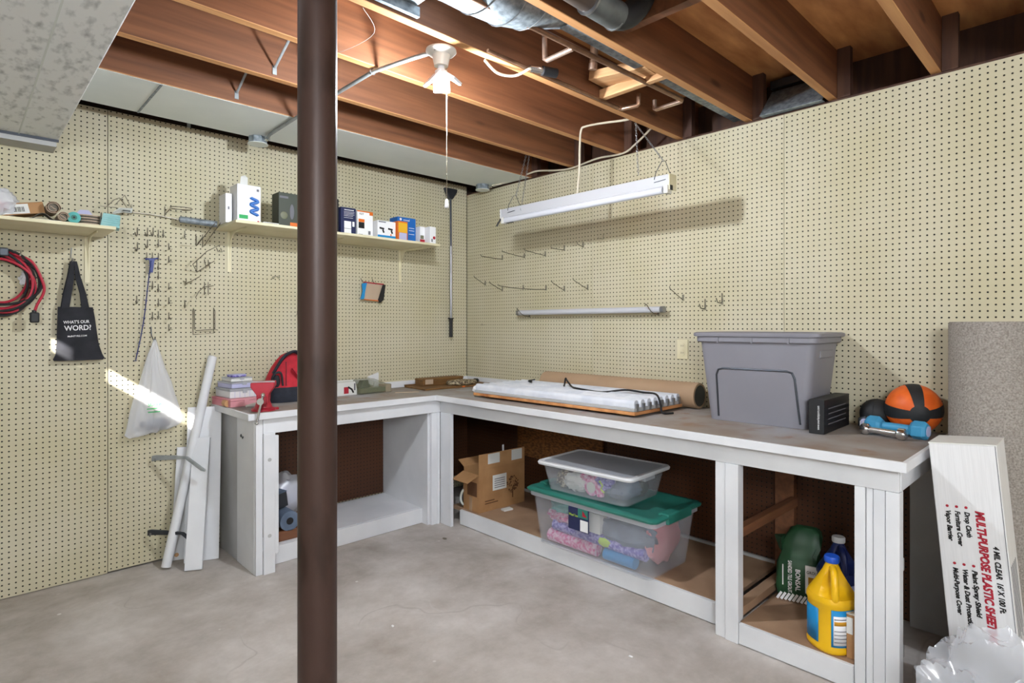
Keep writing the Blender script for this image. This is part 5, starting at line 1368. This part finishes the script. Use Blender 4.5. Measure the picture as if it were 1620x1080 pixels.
inner('dark_fabric', 'dark green folded fabric at the end of shallow clear bin', 'fabric', MB().blob((0, 0, 0), (.06, .03, .045), 21, .3, 3), 'dark_green', (CX + .04, CY - .215, CZ + .055))
inner('tissue_wad', 'mauve tissue filling behind in the shallow clear bin', 'tissue', MB().blob((0, 0, 0), (.07, .20, .045), 23, .3, 3), 'lavender', (CX + .06, CY + .03, CZ + .055))

# grout bag, jugs
ZD = .0905
t = thing('grout_bag', 'crumpled green bag of tile grout under the bench', 'bag', (-.30, -2.695, ZD), (0, 0, R(-76)))
rings = []
for z_, w, d, xo, yo in ((0, .070, .046, 0, 0), (.012, .086, .058, 0, 0), (.05, .092, .062, 0, 0), (.11, .091, .060, 0, 0), (.155, .088, .056, 0, 0), (.185, .080, .046, .002, .004), (.205, .072, .038, .004, .008), (.235, .078, .040, .010, .014), (.268, .074, .038, .018, .022), (.295, .060, .032, .022, .03), (.31, .04, .02, .024, .034)):
    n = 48; rg_ = []
    for i in range(n):
        a = 2 * math.pi * i / n; c, s_ = math.cos(a), math.sin(a)
        k = 1 + (.05 if z_ < .17 else .16) * mnoise.noise(Vector((c * 3.2, s_ * 3.2, z_ * 26)))
        rg_.append((xo + k * w * math.copysign(abs(c) ** .5, c), yo + k * d * math.copysign(abs(s_) ** .5, s_), z_))
    rings.append(rg_)
MB().loft(rings).build('bag_body', 'green_bag', t, smooth=True)
MB().loft([[(-.082 - .012 * k2, .0, .205 + .02 * q), (-.070, -.025, .205 + .02 * q), (-.05, .02, .205 + .022 * q)] for q, k2 in ((0, 0), (1, .5), (2, 1.2), (3, 1.6))]).build('folded_corner', 'green_bag', t, smooth=True)
for k in range(10):
    MB().box(-.005, .005, -.002, 0, 0, .036, Matrix.Translation((-.082 + .016 * k, -.0655, .006)) @ Matrix.Rotation(R(30), 4, 'Y')).build('stripe', 'print_white', t)
MB().box(.030, .088, -.0665, -.060, .052, .172).build('label_panel', 'print_white', t)
MB().box(.042, .088, -.0675, -.0667, .056, .125).build('gold_panel', 'print_gold', t)
text('lettering', 'GROUT', .017, 'print_black', t, frame_mtx((.035, -.0685, .140), (1, 0, 0), (0, 0, 1)), width=.050)
text('lettering', 'BONSAL', .027, 'print_white', t, frame_mtx((-.008, -.0665, .150), (0, 0, -1), (1, 0, 0)), width=.095, bold=.0005)
text('lettering', 'SANDED TILE GROUT', .022, 'print_white', t, frame_mtx((-.038, -.0665, .182), (0, 0, -1), (1, 0, 0)), width=.140, bold=.0004)
MB().box(-.061, -.057, -.0655, -.064, .07, .16).build('print_line', 'print_white', t)

def jug(label, loc, rz, body, cap, sc=1.0, ha=-125):
    hc, hs = math.cos(R(ha)), math.sin(R(ha))
    t = thing('jug', label, 'jug', loc, (0, 0, R(rz)))
    t.scale = (sc, sc, sc)
    def rg(r, z_, xo=0, sq=.82): return [(xo + r * math.copysign(abs(math.cos(a)) ** sq, math.cos(a)), r * math.copysign(abs(math.sin(a)) ** sq, math.sin(a)), z_) for a in [2 * math.pi * i / 40 for i in range(40)]]
    MB().loft([rg(.070, 0), rg(.077, .008), rg(.078, .018), rg(.075, .024), rg(.075, .165), rg(.079, .172), rg(.079, .182), rg(.074, .195)]).build('jug_body', body, t, smooth=True)
    # shoulder tapers to the neck, its handle side cut in with an open loop
    def notch(r, z_, sq):
        # the grip recess: the shoulder is drawn in behind the handle
        dep = max(0, math.sin(math.pi * (z_ - .192) / (.292 - .192))) * .62 if .192 < z_ < .292 else 0
        out = []
        for x, y, zz in rg(r, z_, 0, sq):
            q = (math.degrees(math.atan2(y, x)) - ha - 18 + 180) % 360 - 180
            k = 1 - dep * max(0, 1 - (q / 62) ** 4) if abs(q) < 62 else 1
            out.append((x * k, y * k, zz))
        return out
    MB().loft([notch(*a) for a in ((.074, .192, .82), (.071, .202, .85), (.064, .214, .88), (.056, .228, .9), (.048, .243, .95), (.040, .258, 1), (.032, .272, 1), (.025, .288, 1), (.021, .296, 1), (.020, .308, 1))]).build('shoulder', body, t, smooth=True)
    MB().tube(cable(None, '', '', [(hc * .022, hs * .022, .288), (hc * .045, hs * .045, .285), (hc * .062, hs * .062, .268), (hc * .073, hs * .073, .235), (hc * .076, hs * .076, .205), (hc * .068, hs * .068, .19)], 0, None), .0125, 12).build('handle', body, t, smooth=True)
    MB().lathe([(.024, 0), (.0255, .004), (.0255, .019), (.023, .023), (0, .023)], 24, Matrix.Translation((0, 0, .304)), cap=False).build('screw_cap', cap, t, smooth=True)
    return t
t = jug('yellow bleach style jug with blue cap under the bench', (-.612, -2.925, ZD), -30, 'yellow', 'blue_cap', 1.04)
def arc_panel(t, a0, a1, z0, z1, r, mat, nm, n=8):
    vs = []; fs = []
    for k in range(n + 1):
        a = R(a0 + (a1 - a0) * k / n)
        ca, sa = math.cos(a), math.sin(a); q = .82
        x = r * math.copysign(abs(ca) ** q, ca); y = r * math.copysign(abs(sa) ** q, sa)
        vs += [(x, y, z0), (x, y, z1)]
    for k in range(n): fs.append((2 * k, 2 * k + 2, 2 * k + 3, 2 * k + 1))
    return MB().add(vs, fs).build(nm, mat, t, smooth=True, solid=.0008)
# camera sees the jug from about -100 degrees (local)
arc_panel(t, -134, -76, .030, .160, .0765, 'blue_label', 'back_label')
arc_panel(t, -128, -80, .038, .140, .0778, 'print_white', 'text_panel')
arc_panel(t, -126, -82, .108, .122, .0786, 'print_gold', 'text_band')
for k in range(4): arc_panel(t, -126, -86, .048 + .013 * k, .0505 + .013 * k, .0786, 'print_grey', 'text_line')
arc_panel(t, -126, -86, .128, .131, .0786, 'print_grey', 'text_line')
arc_panel(t, 135, 190, .030, .150, .0765, 'blue_label', 'front_label')
t = jug('dark blue jug with white cap behind the yellow jug', (-.335, -2.865, ZD), -20, 'navy', 'white_plastic', 1.0)
arc_panel(t, 150, 320, .040, .150, .0765, 'lavender', 'front_label', 16)
arc_panel(t, 165, 215, .060, .130, .0778, 'purple', 'label_art')
t = thing('tile_box', 'small tan carton standing between yellow jug and bench leg', 'box', (-.610, -3.006, ZD), (0, 0, R(-2)))
MB().box(-.055, .055, -.014, .014, 0, .16).build('carton_body', 'cardboard', t, bevel=.002)
MB().box(-.0555, .0555, -.0145, .0145, .1605, .163).build('carton_lid', 'paper', t)
MB().box(-.0562, -.0552, -.008, .013, .09, .15).build('label', 'paper', t)

# under the back bench, mostly behind the column
t = thing('wood_crate', 'shallow orange wooden crate on the shelf under the back bench', 'crate', (-1.60, -.30, .1015))
for x0, x1, y0, y1 in ((-.16, .16, -.15, -.135), (-.16, .16, .135, .15), (-.16, -.145, -.134, .134), (.145, .16, -.134, .134)):
    MB().box(x0, x1, y0, y1, 0, .055).build('crate_slat', 'joist', t, bevel=.002)
MB().box(-.145, .145, -.134, .134, 0, .008).build('crate_floor', 'cardboard_dark', t)
t = thing('foam_mat_roll', 'dark blue-grey rolled foam mat in wooden crate under bench', 'roll', (-1.66, -.33, .205))
MB().tube([(0, -.12, 0), (.0, .20, 0)], .055, 24).build('mat_roll', 'slate', t, smooth=True)
MB().tube([(0, -.1215, 0), (0, -.1205, 0)], .020, 16).build('roll_hole', 'black', t)
t = thing('grey_carton', 'small dark grey box on top of rolled foam mat', 'box', (-1.69, -.33, .262), (0, R(-8), R(12)))
MB().box(-.05, .05, -.045, .045, 0, .085).build('carton_body', 'steel_dark', t, bevel=.003)
MB().box(-.051, .051, -.046, .046, .0855, .089).build('carton_lid', 'slate', t)
t = thing('plastic_bundle', 'white plastic wrapped bundle behind the grey box under bench', 'bundle', (-1.60, -.20, .158))
MB().blob((0, 0, .13), (.13, .10, .135), 14, .25, 3).build('plastic_wrap', 'clear_bag', t, smooth=True)
MB().blob((0, 0, .12), (.10, .075, .10), 15, .2, 3).build('inner_stuff', 'lavender', t, smooth=True)

# floor debris
for k, (x, y, r_, lb) in enumerate(((-.86, -.83, .010, 'tiny dark scrap on the floor before the inner corner'), (-1.65, -1.5, .006, 'small white chip on the floor near the column'), (-1.10, -2.35, .006, 'small white chip on the floor before green lidded tote'))):
    tag(MB().blob((0, 0, r_ * .4), (r_, r_ * 1.6, r_ * .5), k, .6, 4, 8, 5, flatten=.0005).build('floor_scrap', 'print_white' if k else 'mat_grey', loc=(x, y, 0)), lb, 'scrap')
# cobweb strands beside the column
tag(MB().tube(cable(None, '', '', [(-2.02, -1.90, 2.386), (-1.93, -1.82, 2.36), (-1.98, -1.66, 2.33), (-1.985, -1.50, 2.386)], 0, None), .0008, 5).build('cobweb_strand', 'web'), 'pale cobweb strand between joists left of the lamp', 'cobweb')
